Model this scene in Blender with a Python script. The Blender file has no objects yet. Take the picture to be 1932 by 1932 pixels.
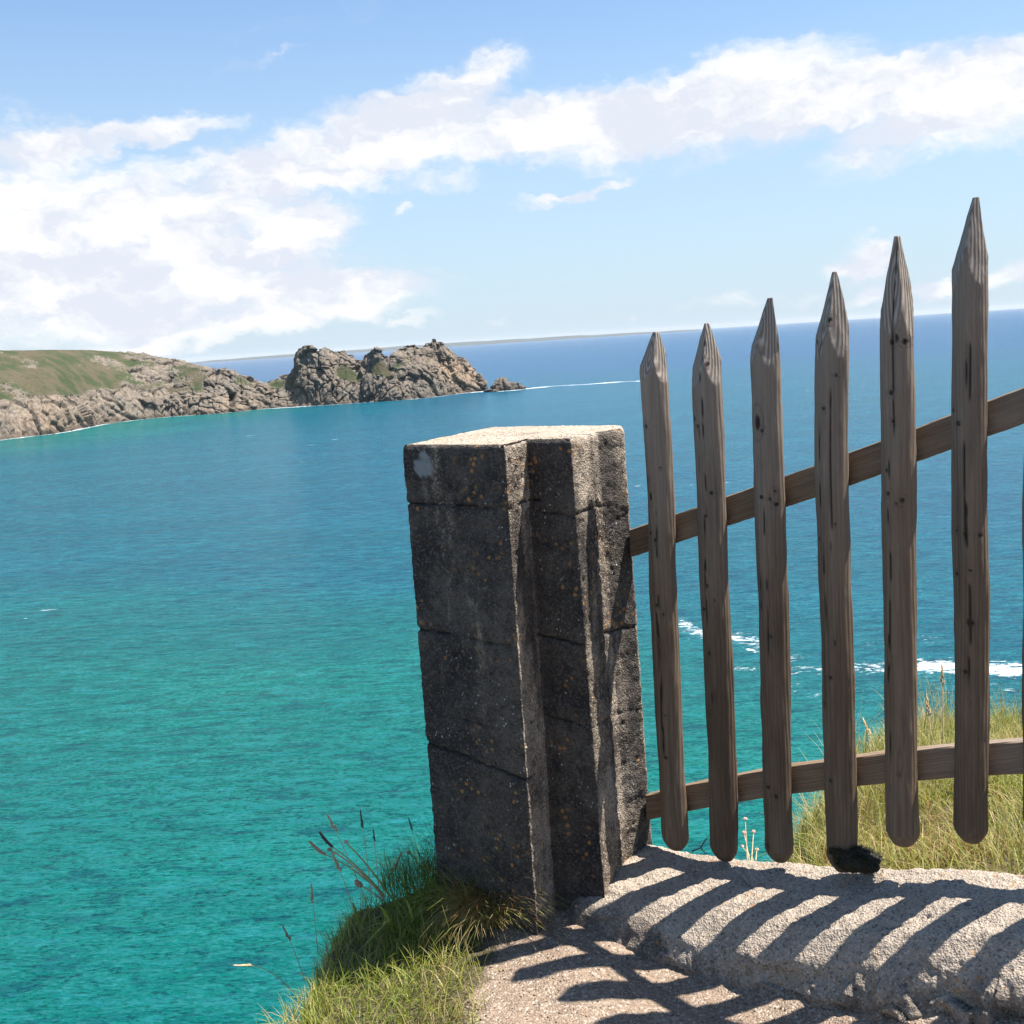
import bpy, math, random
import numpy as np
from mathutils import Matrix, Vector

random.seed(7)
C = bpy.context.scene.collection
SC = bpy.context.scene
R_ = math.radians

# ------------------------------------------------------------------ camera
FPX = 2120.0                      # focal length in units of a 1932 px wide picture
PITCH = R_(8.67); ROLL = R_(3.71)
CAMZ = 60.0                       # the eye is 60 m above the sea
S = 0.85                          # size of the near unit in metres
cam_d = bpy.data.cameras.new('camera')
cam = bpy.data.objects.new('camera', cam_d); C.objects.link(cam)
cam_d.sensor_width = 36.0; cam_d.lens = 36.0 * FPX / 1932.0
cam_d.clip_start = 0.05; cam_d.clip_end = 400000.0
_f = np.array([0, math.cos(PITCH), -math.sin(PITCH)])
_u0 = np.array([0, math.sin(PITCH), math.cos(PITCH)])
_r0 = np.array([1.0, 0, 0])
_r = math.cos(ROLL) * _r0 - math.sin(ROLL) * _u0
_u = math.sin(ROLL) * _r0 + math.cos(ROLL) * _u0
M = Matrix(((_r[0], _u[0], -_f[0], 0), (_r[1], _u[1], -_f[1], 0), (_r[2], _u[2], -_f[2], CAMZ), (0, 0, 0, 1)))
cam.matrix_world = M
SC.camera = cam
SC.cycles.max_bounces = 6; SC.cycles.volume_bounces = 0
SC.render.resolution_x = 1024; SC.render.resolution_y = 1024

def ray(px, py):                  # direction with y = 1 of a photo point (1932 px picture)
    d = _f * FPX + _r * (px - 966.0) - _u * (py - 966.0)
    return d / d[1]
def at_depth(px, py, D):
    return ray(px, py) * D
def at_z(px, py, z):
    d = ray(px, py); return d * (z / d[2])

# ------------------------------------------------------------------ sun and sky
SUN_EL = 66.0
SUN_DIR = np.array([math.cos(R_(9)), math.sin(R_(9))])          # horizontal direction towards the sun
SUN_DIR = SUN_DIR / np.linalg.norm(SUN_DIR)
sd = np.array([SUN_DIR[0] * math.cos(R_(SUN_EL)), SUN_DIR[1] * math.cos(R_(SUN_EL)), math.sin(R_(SUN_EL))])
sun_d = bpy.data.lights.new('sun', 'SUN'); sun_d.energy = 5.0; sun_d.angle = R_(0.5)
sun_d.color = (1.0, 0.955, 0.89)
sun = bpy.data.objects.new('sun', sun_d); C.objects.link(sun)
sun.rotation_euler = Vector(sd).to_track_quat('Z', 'Y').to_euler()
sun.location = (0, 0, 120)

world = bpy.data.worlds.new('World'); SC.world = world; world.use_nodes = True
SC.view_settings.view_transform = 'Standard'; SC.view_settings.look = 'None'
SC.view_settings.gamma = 1.0; SC.view_settings.exposure = 1.2

class NT:
    """small node-tree helper"""
    def __init__(s, tree): s.t = tree; s.n = tree.nodes; s.l = tree.links
    def new(s, typ, **kw):
        n = s.n.new(typ)
        for k, v in kw.items(): setattr(n, k, v)
        return n
    def put(s, sock, v):
        if isinstance(v, bpy.types.NodeSocket): s.l.new(v, sock)
        elif isinstance(v, (tuple, list)) and len(v) == 3 and sock.type == 'RGBA': sock.default_value = (*v, 1)
        else: sock.default_value = v
    def math(s, op, a, b=0.0, c=0.0, clamp=False):
        n = s.new('ShaderNodeMath', operation=op, use_clamp=clamp)
        for i, v in enumerate((a, b, c)): s.put(n.inputs[i], v)
        return n.outputs[0]
    def vmath(s, op, a, b=(0, 0, 0)):
        n = s.new('ShaderNodeVectorMath', operation=op)
        s.put(n.inputs[0], a)
        if op == 'SCALE': s.put(n.inputs['Scale'], b)
        else: s.put(n.inputs[1], b)
        return n.outputs['Value'] if op in ('LENGTH', 'DOT_PRODUCT', 'DISTANCE') else n.outputs[0]
    def mix(s, f, a, b, mode='MIX'):
        n = s.new('ShaderNodeMix', data_type='RGBA', blend_type=mode)
        s.put(n.inputs['Factor'], f); s.put(n.inputs[6], a); s.put(n.inputs[7], b)
        return n.outputs[2]
    def ramp(s, v, a, b, lo=0.0, hi=1.0, smooth=True):
        n = s.new('ShaderNodeMapRange', interpolation_type='SMOOTHSTEP' if smooth else 'LINEAR')
        s.put(n.inputs[0], v); s.put(n.inputs[1], a); s.put(n.inputs[2], b); s.put(n.inputs[3], lo); s.put(n.inputs[4], hi)
        return n.outputs[0]
    def noise(s, vec, scale, detail=4, rough=0.55, dist=0.0, out=0):
        n = s.new('ShaderNodeTexNoise'); s.put(n.inputs['Vector'], vec)
        n.inputs['Scale'].default_value = scale; n.inputs['Detail'].default_value = detail
        n.inputs['Roughness'].default_value = rough; n.inputs['Distortion'].default_value = dist
        return n.outputs[out]
    def vor(s, vec, scale, feature='F1', out='Distance', rnd=1.0):
        n = s.new('ShaderNodeTexVoronoi', feature=feature); s.put(n.inputs['Vector'], vec)
        n.inputs['Scale'].default_value = scale; n.inputs['Randomness'].default_value = rnd
        return n.outputs[out]
    def mapping(s, vec, scale=(1, 1, 1), loc=(0, 0, 0), rot=(0, 0, 0)):
        n = s.new('ShaderNodeMapping'); s.put(n.inputs[0], vec)
        n.inputs['Location'].default_value = loc; n.inputs['Rotation'].default_value = rot; n.inputs['Scale'].default_value = scale
        return n.outputs[0]
    def attr(s, name, out='Fac'):
        n = s.new('ShaderNodeAttribute', attribute_name=name); return n.outputs[out]
    def bump(s, h, strength=1.0, dist=0.01, normal=None):
        n = s.new('ShaderNodeBump'); s.put(n.inputs['Height'], h)
        n.inputs['Strength'].default_value = strength; n.inputs['Distance'].default_value = dist
        if normal is not None: s.put(n.inputs['Normal'], normal)
        return n.outputs[0]

SKY_STRENGTH = 0.05
def build_world():
    w = NT(world.node_tree); w.n.clear()
    sky = w.new('ShaderNodeTexSky', sky_type='NISHITA'); sky.sun_disc = False
    sky.sun_elevation = R_(SUN_EL); sky.sun_rotation = math.atan2(SUN_DIR[0], SUN_DIR[1])
    sky.altitude = 60; sky.air_density = 1.0; sky.dust_density = 0.6; sky.ozone_density = 1.4
    tc = w.new('ShaderNodeTexCoord')
    sep = w.new('ShaderNodeSeparateXYZ'); w.l.new(tc.outputs['Generated'], sep.inputs[0])
    x, y, z = sep.outputs
    az = w.math('ARCTAN2', x, y)
    hor = w.math('SQRT', w.math('ADD', w.math('MULTIPLY', x, x), w.math('MULTIPLY', y, y)))
    el = w.math('ARCTAN2', z, hor)
    cmb = w.new('ShaderNodeCombineXYZ'); w.l.new(az, cmb.inputs[0]); w.l.new(el, cmb.inputs[1])
    uv = cmb.outputs[0]
    # domain warp so that cloud edges billow
    wn = w.noise(w.mapping(uv, (1, 1.5, 1)), 9, 5, 0.6, 0, 1)
    warp = w.vmath('SCALE', w.vmath('SUBTRACT', wn, (0.5, 0.5, 0.5)), 0.05)
    wn2 = w.noise(w.mapping(uv, (1, 1.6, 1), (3, 1, 0)), 38, 5, 0.6, 0, 1)
    warp2 = w.vmath('SCALE', w.vmath('SUBTRACT', wn2, (0.5, 0.5, 0.5)), 0.03)
    uvw = w.vmath('ADD', w.vmath('ADD', uv, warp), warp2)
    def blob(cx, cy, rx, ry, rot=0.0, wt=1.0, src=uvw):
        d = ray(cx, cy); a = math.atan2(d[0], d[1]); e = math.atan2(d[2], math.hypot(d[0], d[1]))
        v = w.vmath('SUBTRACT', src, (a, e, 0))
        v = w.mapping(v, (1, 1, 1), (0, 0, 0), (0, 0, R_(-rot - 3.7)))
        v = w.vmath('MULTIPLY', v, (FPX / rx, FPX / ry, 0))
        return w.ramp(w.vmath('LENGTH', v), 1.45, 0.2, 0.0, wt)
    def total(bl):
        acc = None
        for b in bl:
            o = blob(*b); acc = o if acc is None else w.math('MAXIMUM', acc, w.math('ADD', w.math('MULTIPLY', acc, 0.55), w.math('MULTIPLY', o, 0.95)))
        return acc
    band = [(230, 245, 240, 30, 2), (60, 330, 150, 110, 0, .85), (420, 330, 300, 70, 4, .9), (640, 300, 270, 72, 4), (860, 245, 300, 62, 3),
            (860, 150, 150, 44, 8), (760, 205, 160, 40, 0), (1120, 225, 300, 68, 3), (1380, 195, 300, 95, 6), (1640, 180, 260, 70, 4),
            (1690, 262, 190, 52, 14, .8), (1860, 200, 200, 90, 0, .95), (1900, 110, 260, 40, 6, .6), (840, 345, 90, 22, 0, .6),
            (1080, 363, 130, 12, 5, .62), (752, 387, 24, 12, 0, .7), (480, 100, 160, 12, 5, .4), (1030, 366, 60, 8, 0, .5), (640, 20, 300, 30, 6, .3)]
    cum = [(150, 440, 190, 110, 0), (290, 420, 130, 80, 0), (430, 400, 230, 95, 0, .85), (570, 440, 105, 48, 6), (60, 560, 330, 120, 0),
           (330, 540, 310, 95, 0), (600, 550, 170, 55, 0), (720, 560, 110, 50, 0, .8), (500, 605, 420, 35, 4, .7), (-60, 420, 200, 160, 0)]
    small = [(1640, 482, 62, 40), (1600, 500, 60, 24, 0, .8), (1640, 547, 52, 17, 0, .85), (1745, 540, 74, 20, 0, .8), (1385, 572, 62, 22, 0, .62),
             (1300, 575, 45, 16, 0, .6), (1198, 596, 18, 15, 0, .6), (1500, 560, 70, 20, 0, .5), (1880, 520, 90, 30, 0, .8), (790, 600, 90, 16, 2, .62), (930, 604, 30, 14, 0, .45)]
    tb, tcm, ts = total(band), total(cum), total(small)
    dens = w.math('MAXIMUM', w.math('MAXIMUM', tb, tcm), ts)
    fb = w.noise(w.mapping(uvw, (1, 2.0, 1), (5, 2, 0), (0, 0, R_(-3))), 7, 9, 0.6)
    fbs = w.noise(w.mapping(uvw, (1, 2.6, 1), (1, 4, 0), (0, 0, R_(-6))), 26, 7, 0.62)
    d2 = w.math('ADD', dens, w.math('MULTIPLY', w.math('SUBTRACT', fb, 0.5), 1.0))
    d2 = w.math('ADD', d2, w.math('MULTIPLY', w.math('SUBTRACT', fbs, 0.5), 0.9))
    # only where a cloud stands does noise make cloud; elsewhere faint veils
    alpha = w.ramp(w.math('MULTIPLY', d2, w.ramp(dens, 0.02, 0.3)), 0.05, 1.2)
    # relief: the density field sampled a little below and to the left
    off = w.mapping(uvw, (1, 2.0, 1), (5 + 0.014, 2 + 0.032, 0), (0, 0, R_(-3)))
    fb2 = w.noise(off, 7, 9, 0.6)
    relief = w.math('MULTIPLY', w.math('SUBTRACT', fb, fb2), 6.0)
    big = w.noise(w.mapping(uvw, (1, 1.7, 1), (9, 3, 0)), 11, 5, 0.5)
    shade = w.math('ADD', w.math('MULTIPLY', relief, 1.3), w.ramp(big, 0.34, 0.62, 0.0, 1.0))
    shade = w.math('MAXIMUM', w.math('MINIMUM', shade, 1.0), 0.0)
    ccol = w.mix(shade, (7.0, 7.4, 8.3), (8.9, 8.9, 9.0))
    thick = w.ramp(alpha, 0.0, 1.0)
    base = sky.outputs[0]
    tint = w.mix(1.0, base, (1.12, 1.40, 1.62), 'MULTIPLY')
    # bright milky air low over the sea
    veil = w.ramp(el, 0.42, -0.02, 0.0, 0.8)
    tint = w.mix(veil, tint, (5.5, 6.8, 8.1))
    col = w.mix(thick, tint, ccol)
    bg = w.new('ShaderNodeBackground'); w.put(bg.inputs[0], col); bg.inputs[1].default_value = SKY_STRENGTH
    out = w.new('ShaderNodeOutputWorld'); w.l.new(bg.outputs[0], out.inputs[0])
build_world()

# ------------------------------------------------------------------ numpy noise
def _h(ix, iy, iz, seed):
    with np.errstate(over='ignore'):
        h = ix.astype(np.uint32) * np.uint32(374761393); h += iy.astype(np.uint32) * np.uint32(668265263); h += iz.astype(np.uint32) * np.uint32(715827883)
        h += np.uint32((seed * 974634777) & 0xffffffff)
        h ^= h >> np.uint32(13); h *= np.uint32(1274126177); h ^= h >> np.uint32(16); h *= np.uint32(2246822519); h ^= h >> np.uint32(15)
    return (h & np.uint32(0xffffff)).astype(np.float32) * np.float32(1 / 16777215.0)
def vnoise(p, seed=0):
    i = np.floor(p).astype(np.int64); f = p - i; f = f * f * (3 - 2 * f); r = 0
    for dx in (0, 1):
        for dy in (0, 1):
            for dz in (0, 1):
                wgt = (f[:, 0] if dx else 1 - f[:, 0]) * (f[:, 1] if dy else 1 - f[:, 1]) * (f[:, 2] if dz else 1 - f[:, 2])
                r = r + wgt * _h(i[:, 0] + dx, i[:, 1] + dy, i[:, 2] + dz, seed)
    return r * 2 - 1
def fbm(p, octv=4, seed=0, gain=0.5):
    a = 1.0; t = 0; s = 0
    for o in range(octv):
        t = t + a * vnoise(p * (2.03 ** o) + 17.3 * o, seed + o); s += a; a *= gain
    return t / s
def voro(p, seed=0):
    i = np.floor(p).astype(np.int64)
    f1 = np.full(len(p), 9.0); f2 = np.full(len(p), 9.0); idv = np.zeros(len(p))
    for dx in (-1, 0, 1):
        for dy in (-1, 0, 1):
            for dz in (-1, 0, 1):
                cx, cy, cz = i[:, 0] + dx, i[:, 1] + dy, i[:, 2] + dz
                q = np.stack([cx + _h(cx, cy, cz, seed), cy + _h(cx, cy, cz, seed + 1), cz + _h(cx, cy, cz, seed + 2)], 1)
                d = np.sqrt(((p - q) ** 2).sum(1)); near = d < f1
                f2 = np.where(near, f1, np.minimum(f2, d)); idv = np.where(near, _h(cx, cy, cz, seed + 3), idv); f1 = np.where(near, d, f1)
    return f1, f2, idv
def sstep(a, b, x):
    t = np.clip((x - a) / (b - a), 0, 1); return t * t * (3 - 2 * t)

# ------------------------------------------------------------------ mesh helpers
def link(o, parent=None, loc=(0, 0, 0), wparent=(0, 0, 0)):
    C.objects.link(o)
    if parent is not None: o.parent = parent; o.location = tuple(np.array(loc) - np.array(wparent))
    else: o.location = tuple(loc)
def tag(o, label=None, cat=None, group=None, kind=None):
    if label: o['label'] = label
    if cat: o['category'] = cat
    if group: o['group'] = group
    if kind: o['kind'] = kind
    return o
def mesh(name, verts, faces, mat, origin=(0, 0, 0), parent=None, porigin=(0, 0, 0), smooth=True, attrs=None, cols=None):
    """verts in world coordinates, faces as (n,4) array, (n,3) array or list"""
    v = np.asarray(verts, dtype=np.float64) - np.array(origin)
    me = bpy.data.meshes.new(name)
    if isinstance(faces, np.ndarray):
        n, k = faces.shape
        me.vertices.add(len(v)); me.vertices.foreach_set('co', v.astype(np.float32).ravel())
        me.loops.add(n * k); me.loops.foreach_set('vertex_index', faces.astype(np.int32).ravel())
        me.polygons.add(n); me.polygons.foreach_set('loop_start', np.arange(0, n * k, k, dtype=np.int32))
        me.polygons.foreach_set('loop_total', np.full(n, k, dtype=np.int32))
        me.update(calc_edges=True)
    else:
        me.from_pydata([tuple(a) for a in v], [], [tuple(f) for f in faces]); me.update()
    if smooth: me.polygons.foreach_set('use_smooth', np.ones(len(me.polygons), dtype=bool))
    for k, a in (attrs or {}).items():
        at = me.attributes.new(k, 'FLOAT', 'POINT'); at.data.foreach_set('value', np.asarray(a, dtype=np.float32))
    for k, a in (cols or {}).items():
        at = me.attributes.new(k, 'FLOAT_COLOR', 'POINT')
        a = np.concatenate([a, np.ones((len(a), 1))], 1); at.data.foreach_set('color', a.astype(np.float32).ravel())
    me.materials.append(mat)
    o = bpy.data.objects.new(name, me); link(o, parent, origin, porigin)
    return o
def grid_faces(nu, nv, wrap=False):
    u = np.arange(nu if wrap else nu - 1); v = np.arange(nv - 1)
    U, V = np.meshgrid(u, v, indexing='ij'); U2 = (U + 1) % nu
    return np.stack([U * nv + V, U2 * nv + V, U2 * nv + V + 1, U * nv + V + 1], -1).reshape(-1, 4)
def mat_new(name):
    m = bpy.data.materials.new(name); m.use_nodes = True; t = NT(m.node_tree); t.n.clear()
    out = t.new('ShaderNodeOutputMaterial'); b = t.new('ShaderNodeBsdfPrincipled')
    t.l.new(b.outputs[0], out.inputs[0]); return m, t, b, out
def NW(p):                         # near-unit coordinates (eye at 0) to world
    return np.asarray(p, dtype=float) * S + np.array([0, 0, CAMZ])

# ================================================================== SEA
SHORE_PX = [(-120, 843), (-60, 838), (0, 830), (60, 823), (98, 819), (127, 814), (157, 808), (193, 801), (258, 792), (323, 786), (376, 783), (421, 780), (454, 776.5),
            (503, 771), (552, 768), (601, 765), (650, 762), (699, 759), (748, 756), (802, 751), (856, 744), (915, 737.5)]
shore = np.array([at_z(x, y, -CAMZ)[:2] for x, y in SHORE_PX])
def seg_dist(P, A, B):
    d = B - A; t = np.clip(((P - A) @ d) / (d @ d), 0, 1); return np.linalg.norm(P - (A + t[:, None] * d), axis=1), t
def poly_dist(P, poly):
    r = np.full(len(P), 1e9)
    for a, b in zip(poly[:-1], poly[1:]): r = np.minimum(r, seg_dist(P, a, b)[0])
    return r
def build_sea():
    na, nr = 900, 620
    ang = np.radians(np.linspace(-75, 75, na)); rr = np.concatenate([[12, 30, 50], 62 * np.exp(np.linspace(0, math.log(2600 / 62.0), 840)), 2600 * np.exp(np.linspace(0, math.log(60000 / 2600.0), 121)[1:])]); nr = len(rr)
    A, Rr = np.meshgrid(ang, rr, indexing='ij')
    P = np.stack([np.sin(A) * Rr, np.cos(A) * Rr, np.zeros_like(A)], -1).reshape(-1, 3)
    xy = P[:, :2]; r = Rr.ravel(); a = A.ravel()
    foam = np.zeros(len(P)); near = (r < 2200)
    idx = np.where(near)[0]; q = xy[idx]
    d = poly_dist(q, shore[1:])
    wob = fbm(np.c_[q / 45.0, np.zeros(len(q))], 3, 5)
    foam[idx] = np.maximum(foam[idx], np.clip(1.1 - d / (10 + 18 * np.clip(wob + .3, 0, 1)), 0, 1))
    sk = np.array([at_z(x, y, -CAMZ)[:2] for x, y in [(905, 739), (940, 738.5), (970, 736.5), (992, 733)]])
    foam[idx] = np.maximum(foam[idx], np.clip(1.1 - poly_dist(q, sk) / 15, 0, 1))
    st = np.array([at_z(x, y, -CAMZ)[:2] for x, y in [(985, 734), (1040, 729), (1110, 725), (1160, 721), (1212, 718.5)]])
    foam[idx] = np.maximum(foam[idx], np.clip(1.0 - poly_dist(q, st) / 30, 0, 1) * 1.1)
    fl = [((2000, 1265), (1738, 1257), 5.5, .95), ((1735, 1262), (1600, 1258), 6, .66), ((1600, 1262), (1490, 1262), 6, .55), ((1480, 1240), (1390, 1200), 5, .66),
          ((1330, 1200), (1275, 1170), 4, .68), ((1400, 1262), (1440, 1258), 3, .62), ((1480, 1290), (1580, 1340), 5, .45), ((1560, 1440), (1640, 1420), 3, .5),
          ((1620, 1215), (1750, 1205), 6, .42), ((1700, 1330), (1900, 1300), 7, .4)]
    for p0, p1, wd, k in fl:
        A0 = at_z(*p0, -CAMZ)[:2]; B0 = at_z(*p1, -CAMZ)[:2]
        foam[idx] = np.maximum(foam[idx], k * np.exp(-(seg_dist(q, A0, B0)[0] / wd) ** 2))
    foam[idx] *= np.where(r[idx] > 500, np.clip(.85 + .6 * fbm(np.c_[q / 22.0, np.zeros(len(q))], 4, 19), .1, 1.2), 1.12)
    # sandy shallows: 1 = green turquoise over sand, 0 = deep blue water
    deep = sstep(130, 430, r + 120 * a + 30 * fbm(np.c_[xy / 60.0, np.zeros(len(P))], 3, 9))
    deep = deep * (1 - 0.3 * np.exp(-((a - np.radians(-26)) / np.radians(15)) ** 2) * (1 - sstep(900, 1400, r)))
    sand = np.exp(-(poly_dist(xy, shore[2:18]) / 260.0) ** 2) * sstep(np.radians(-2), np.radians(-14), a)
    deep = deep * (1 - 0.95 * sand)
    deep = deep + sstep(900, 3000, r)
    m, t, b, out = mat_new('sea_water')
    tc = t.new('ShaderNodeTexCoord').outputs['Object']
    dp = t.attr('deep'); fo = t.attr('foam')
    patch = t.noise(tc, 0.012, 4, 0.5)
    dp2 = t.math('ADD', dp, t.math('MULTIPLY', t.math('SUBTRACT', patch, 0.5), 0.35))
    col = t.mix(t.ramp(dp2, 0.0, 0.55), (0.0, 0.120, 0.098), (0.0, 0.078, 0.125))
    col = t.mix(t.ramp(dp2, 0.6, 1.8), col, (0.008, 0.048, 0.165))
    # wind ripples, chop and long swell
    rip = t.noise(t.mapping(tc, (0.55, 1.25, 1), rot=(0, 0, R_(14))), 1.9, 5, 0.62, 0.35)
    chop = t.noise(t.mapping(tc, (0.45, 1.2, 1), rot=(0, 0, R_(20))), 0.62, 4, 0.55, 0.4)
    swell = t.noise(t.mapping(tc, (0.22, 1.1, 1), rot=(0, 0, R_(-16))), 0.1, 3, 0.5, 0.3)
    h = t.math('ADD', t.math('ADD', t.math('MULTIPLY', rip, 0.55), t.math('MULTIPLY', chop, 1.25)), t.math('MULTIPLY', swell, 2.4))
    bmp = t.bump(h, 1.0, 1.0)
    mid = t.noise(t.mapping(tc, (0.5, 1.5, 1), rot=(0, 0, R_(10))), 0.24, 6, 0.72, 0.3)
    fn = t.noise(t.mapping(tc, (.6, 1.3, 1)), 0.55, 7, 0.75, 0.8)
    fm = t.ramp(t.math('ADD', fo, t.math('MULTIPLY', t.math('SUBTRACT', fn, 0.5), 2.6)), 0.66, 0.98)
    fm = t.math('MULTIPLY', fm, t.ramp(fo, 0.02, 0.3))
    caps = t.ramp(t.math('MULTIPLY', t.noise(t.mapping(tc, (0.4, 1.2, 1)), 0.22, 6, 0.6), t.noise(tc, 0.013, 2)), 0.44, 0.47)
    fm = t.math('MAXIMUM', fm, t.math('MULTIPLY', caps, 0.7))
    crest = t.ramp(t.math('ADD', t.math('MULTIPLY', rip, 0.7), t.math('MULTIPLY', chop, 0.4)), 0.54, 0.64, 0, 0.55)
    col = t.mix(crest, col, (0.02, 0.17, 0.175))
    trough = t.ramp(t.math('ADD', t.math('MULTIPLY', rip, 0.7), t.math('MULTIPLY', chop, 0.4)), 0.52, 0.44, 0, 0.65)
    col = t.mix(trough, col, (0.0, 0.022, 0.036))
    rg = t.noise(t.mapping(tc, (0.16, 1.0, 1), rot=(0, 0, R_(24))), 0.22, 4, 0.55, 0.6)
    ridge = t.ramp(t.math('ABSOLUTE', t.math('SUBTRACT', rg, 0.5)), 0.035, 0.0, 0, 0.4)
    col = t.mix(t.math('MULTIPLY', ridge, t.ramp(rip, .45, .6)), col, (0.02, 0.19, 0.19))
    col = t.mix(t.ramp(mid, 0.51, 0.62, 0, 0.28), col, (0.02, 0.20, 0.25))
    col = t.mix(t.ramp(mid, 0.49, 0.38, 0, 0.45), col, (0.0, 0.025, 0.06))
    gust = t.noise(t.mapping(tc, (0.5, 1.4, 1), rot=(0, 0, R_(30))), 0.02, 4, 0.6, 0.5)
    col = t.mix(t.ramp(gust, 0.42, 0.62, 0.18, 0.0), col, (0.0, 0.03, 0.055))
    col = t.mix(fm, col, (0.60, 0.64, 0.65))
    t.put(b.inputs['Base Color'], col); t.put(b.inputs['Roughness'], t.ramp(fm, 0, 1, 0.22, 0.8)); b.inputs['IOR'].default_value = 1.33
    b.inputs['Specular IOR Level'].default_value = 0.07
    t.put(b.inputs['Normal'], bmp)
    o = mesh('sea', P, grid_faces(na, nr), m, attrs={'foam': foam, 'deep': deep})
    tag(o, 'turquoise sea turning deep blue towards the horizon with white foam streaks', kind='structure')
build_sea()

# ================================================================== HEADLAND
TOP_PX = [(-120, 664), (0, 660), (98, 659), (176, 659), (232, 662), (291, 669), (356, 682), (421, 696), (448, 697), (458, 706), (487, 717), (500, 719), (521, 715), (535, 712), (548, 703.6),
          (559, 691), (563, 678), (574, 663), (586, 652.4), (598, 654), (607.5, 660.5), (622, 654), (632, 658), (640, 663), (659, 660), (669.5, 670), (677.6, 676.6), (691, 678),
          (696.5, 670), (704.6, 663), (710, 657), (721, 657), (729, 663), (735.6, 672.6), (742, 672.6), (749, 664.5), (761, 656), (775, 649.7), (791, 647), (800, 655), (810, 647),
          (819, 645.6), (823, 637.5), (829, 637.5), (831, 645), (841, 645.6), (850, 655), (861, 664.5), (864, 675), (874.5, 675), (885, 686), (896, 697), (901.4, 703.6),
          (909.5, 706), (915, 718), (917, 737)]
def rock_material():
    m, t, b, out = mat_new('granite_headland')
    tc = t.new('ShaderNodeTexCoord').outputs['Object']
    n1 = t.noise(t.mapping(tc, (1, 1, .35)), 0.16, 6, 0.7); vj = t.noise(t.mapping(tc, (1, 1, .12)), 0.45, 4, 0.6); n2 = t.noise(tc, 0.5, 5, 0.6); ids = t.attr('cell'); gr = t.attr('green'); warm = t.attr('warm'); wet = t.attr('wet'); cr = t.attr('crack')
    rock = t.mix(t.ramp(n1, 0.35, 0.65), (0.15, 0.128, 0.102), (0.24, 0.208, 0.165))
    rock = t.mix(t.math('MULTIPLY', ids, 0.5), rock, (0.12, 0.098, 0.082))
    rock = t.mix(t.math('MULTIPLY', warm, 0.8), rock, (0.36, 0.245, 0.155))
    rock = t.mix(t.ramp(n2, 0.55, 0.72, 0, 0.45), rock, (0.27, 0.265, 0.215))
    rock = t.mix(t.ramp(vj, 0.5, 0.36, 0, .6), rock, (0.06, 0.048, 0.04))
    rock = t.mix(t.math('MULTIPLY', cr, 0.5), rock, (0.05, 0.043, 0.038))
    rock = t.mix(t.math('MULTIPLY', wet, 0.7), rock, (0.07, 0.055, 0.045))
    gn = t.noise(tc, 0.045, 5, 0.6); gn2 = t.noise(tc, 0.3, 4, 0.6)
    grass = t.mix(t.ramp(gn, 0.4, 0.62), (0.042, 0.056, 0.022), (0.095, 0.076, 0.046))
    grass = t.mix(t.ramp(gn2, 0.5, 0.7, 0, 0.6), grass, (0.032, 0.06, 0.018))
    f = t.ramp(t.math('ADD', gr, t.math('MULTIPLY', t.math('SUBTRACT', n2, 0.5), 0.7)), 0.4, 0.6)
    t.put(b.inputs['Base Color'], t.mix(f, rock, grass)); b.inputs['Roughness'].default_value = 0.92
    b.inputs['Specular IOR Level'].default_value = 0.2
    t.put(b.inputs['Normal'], t.bump(t.math('ADD', n2, t.math('MULTIPLY', n1, 0.8)), 0.9, 1.6))
    return m
ROCK = rock_material()
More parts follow.
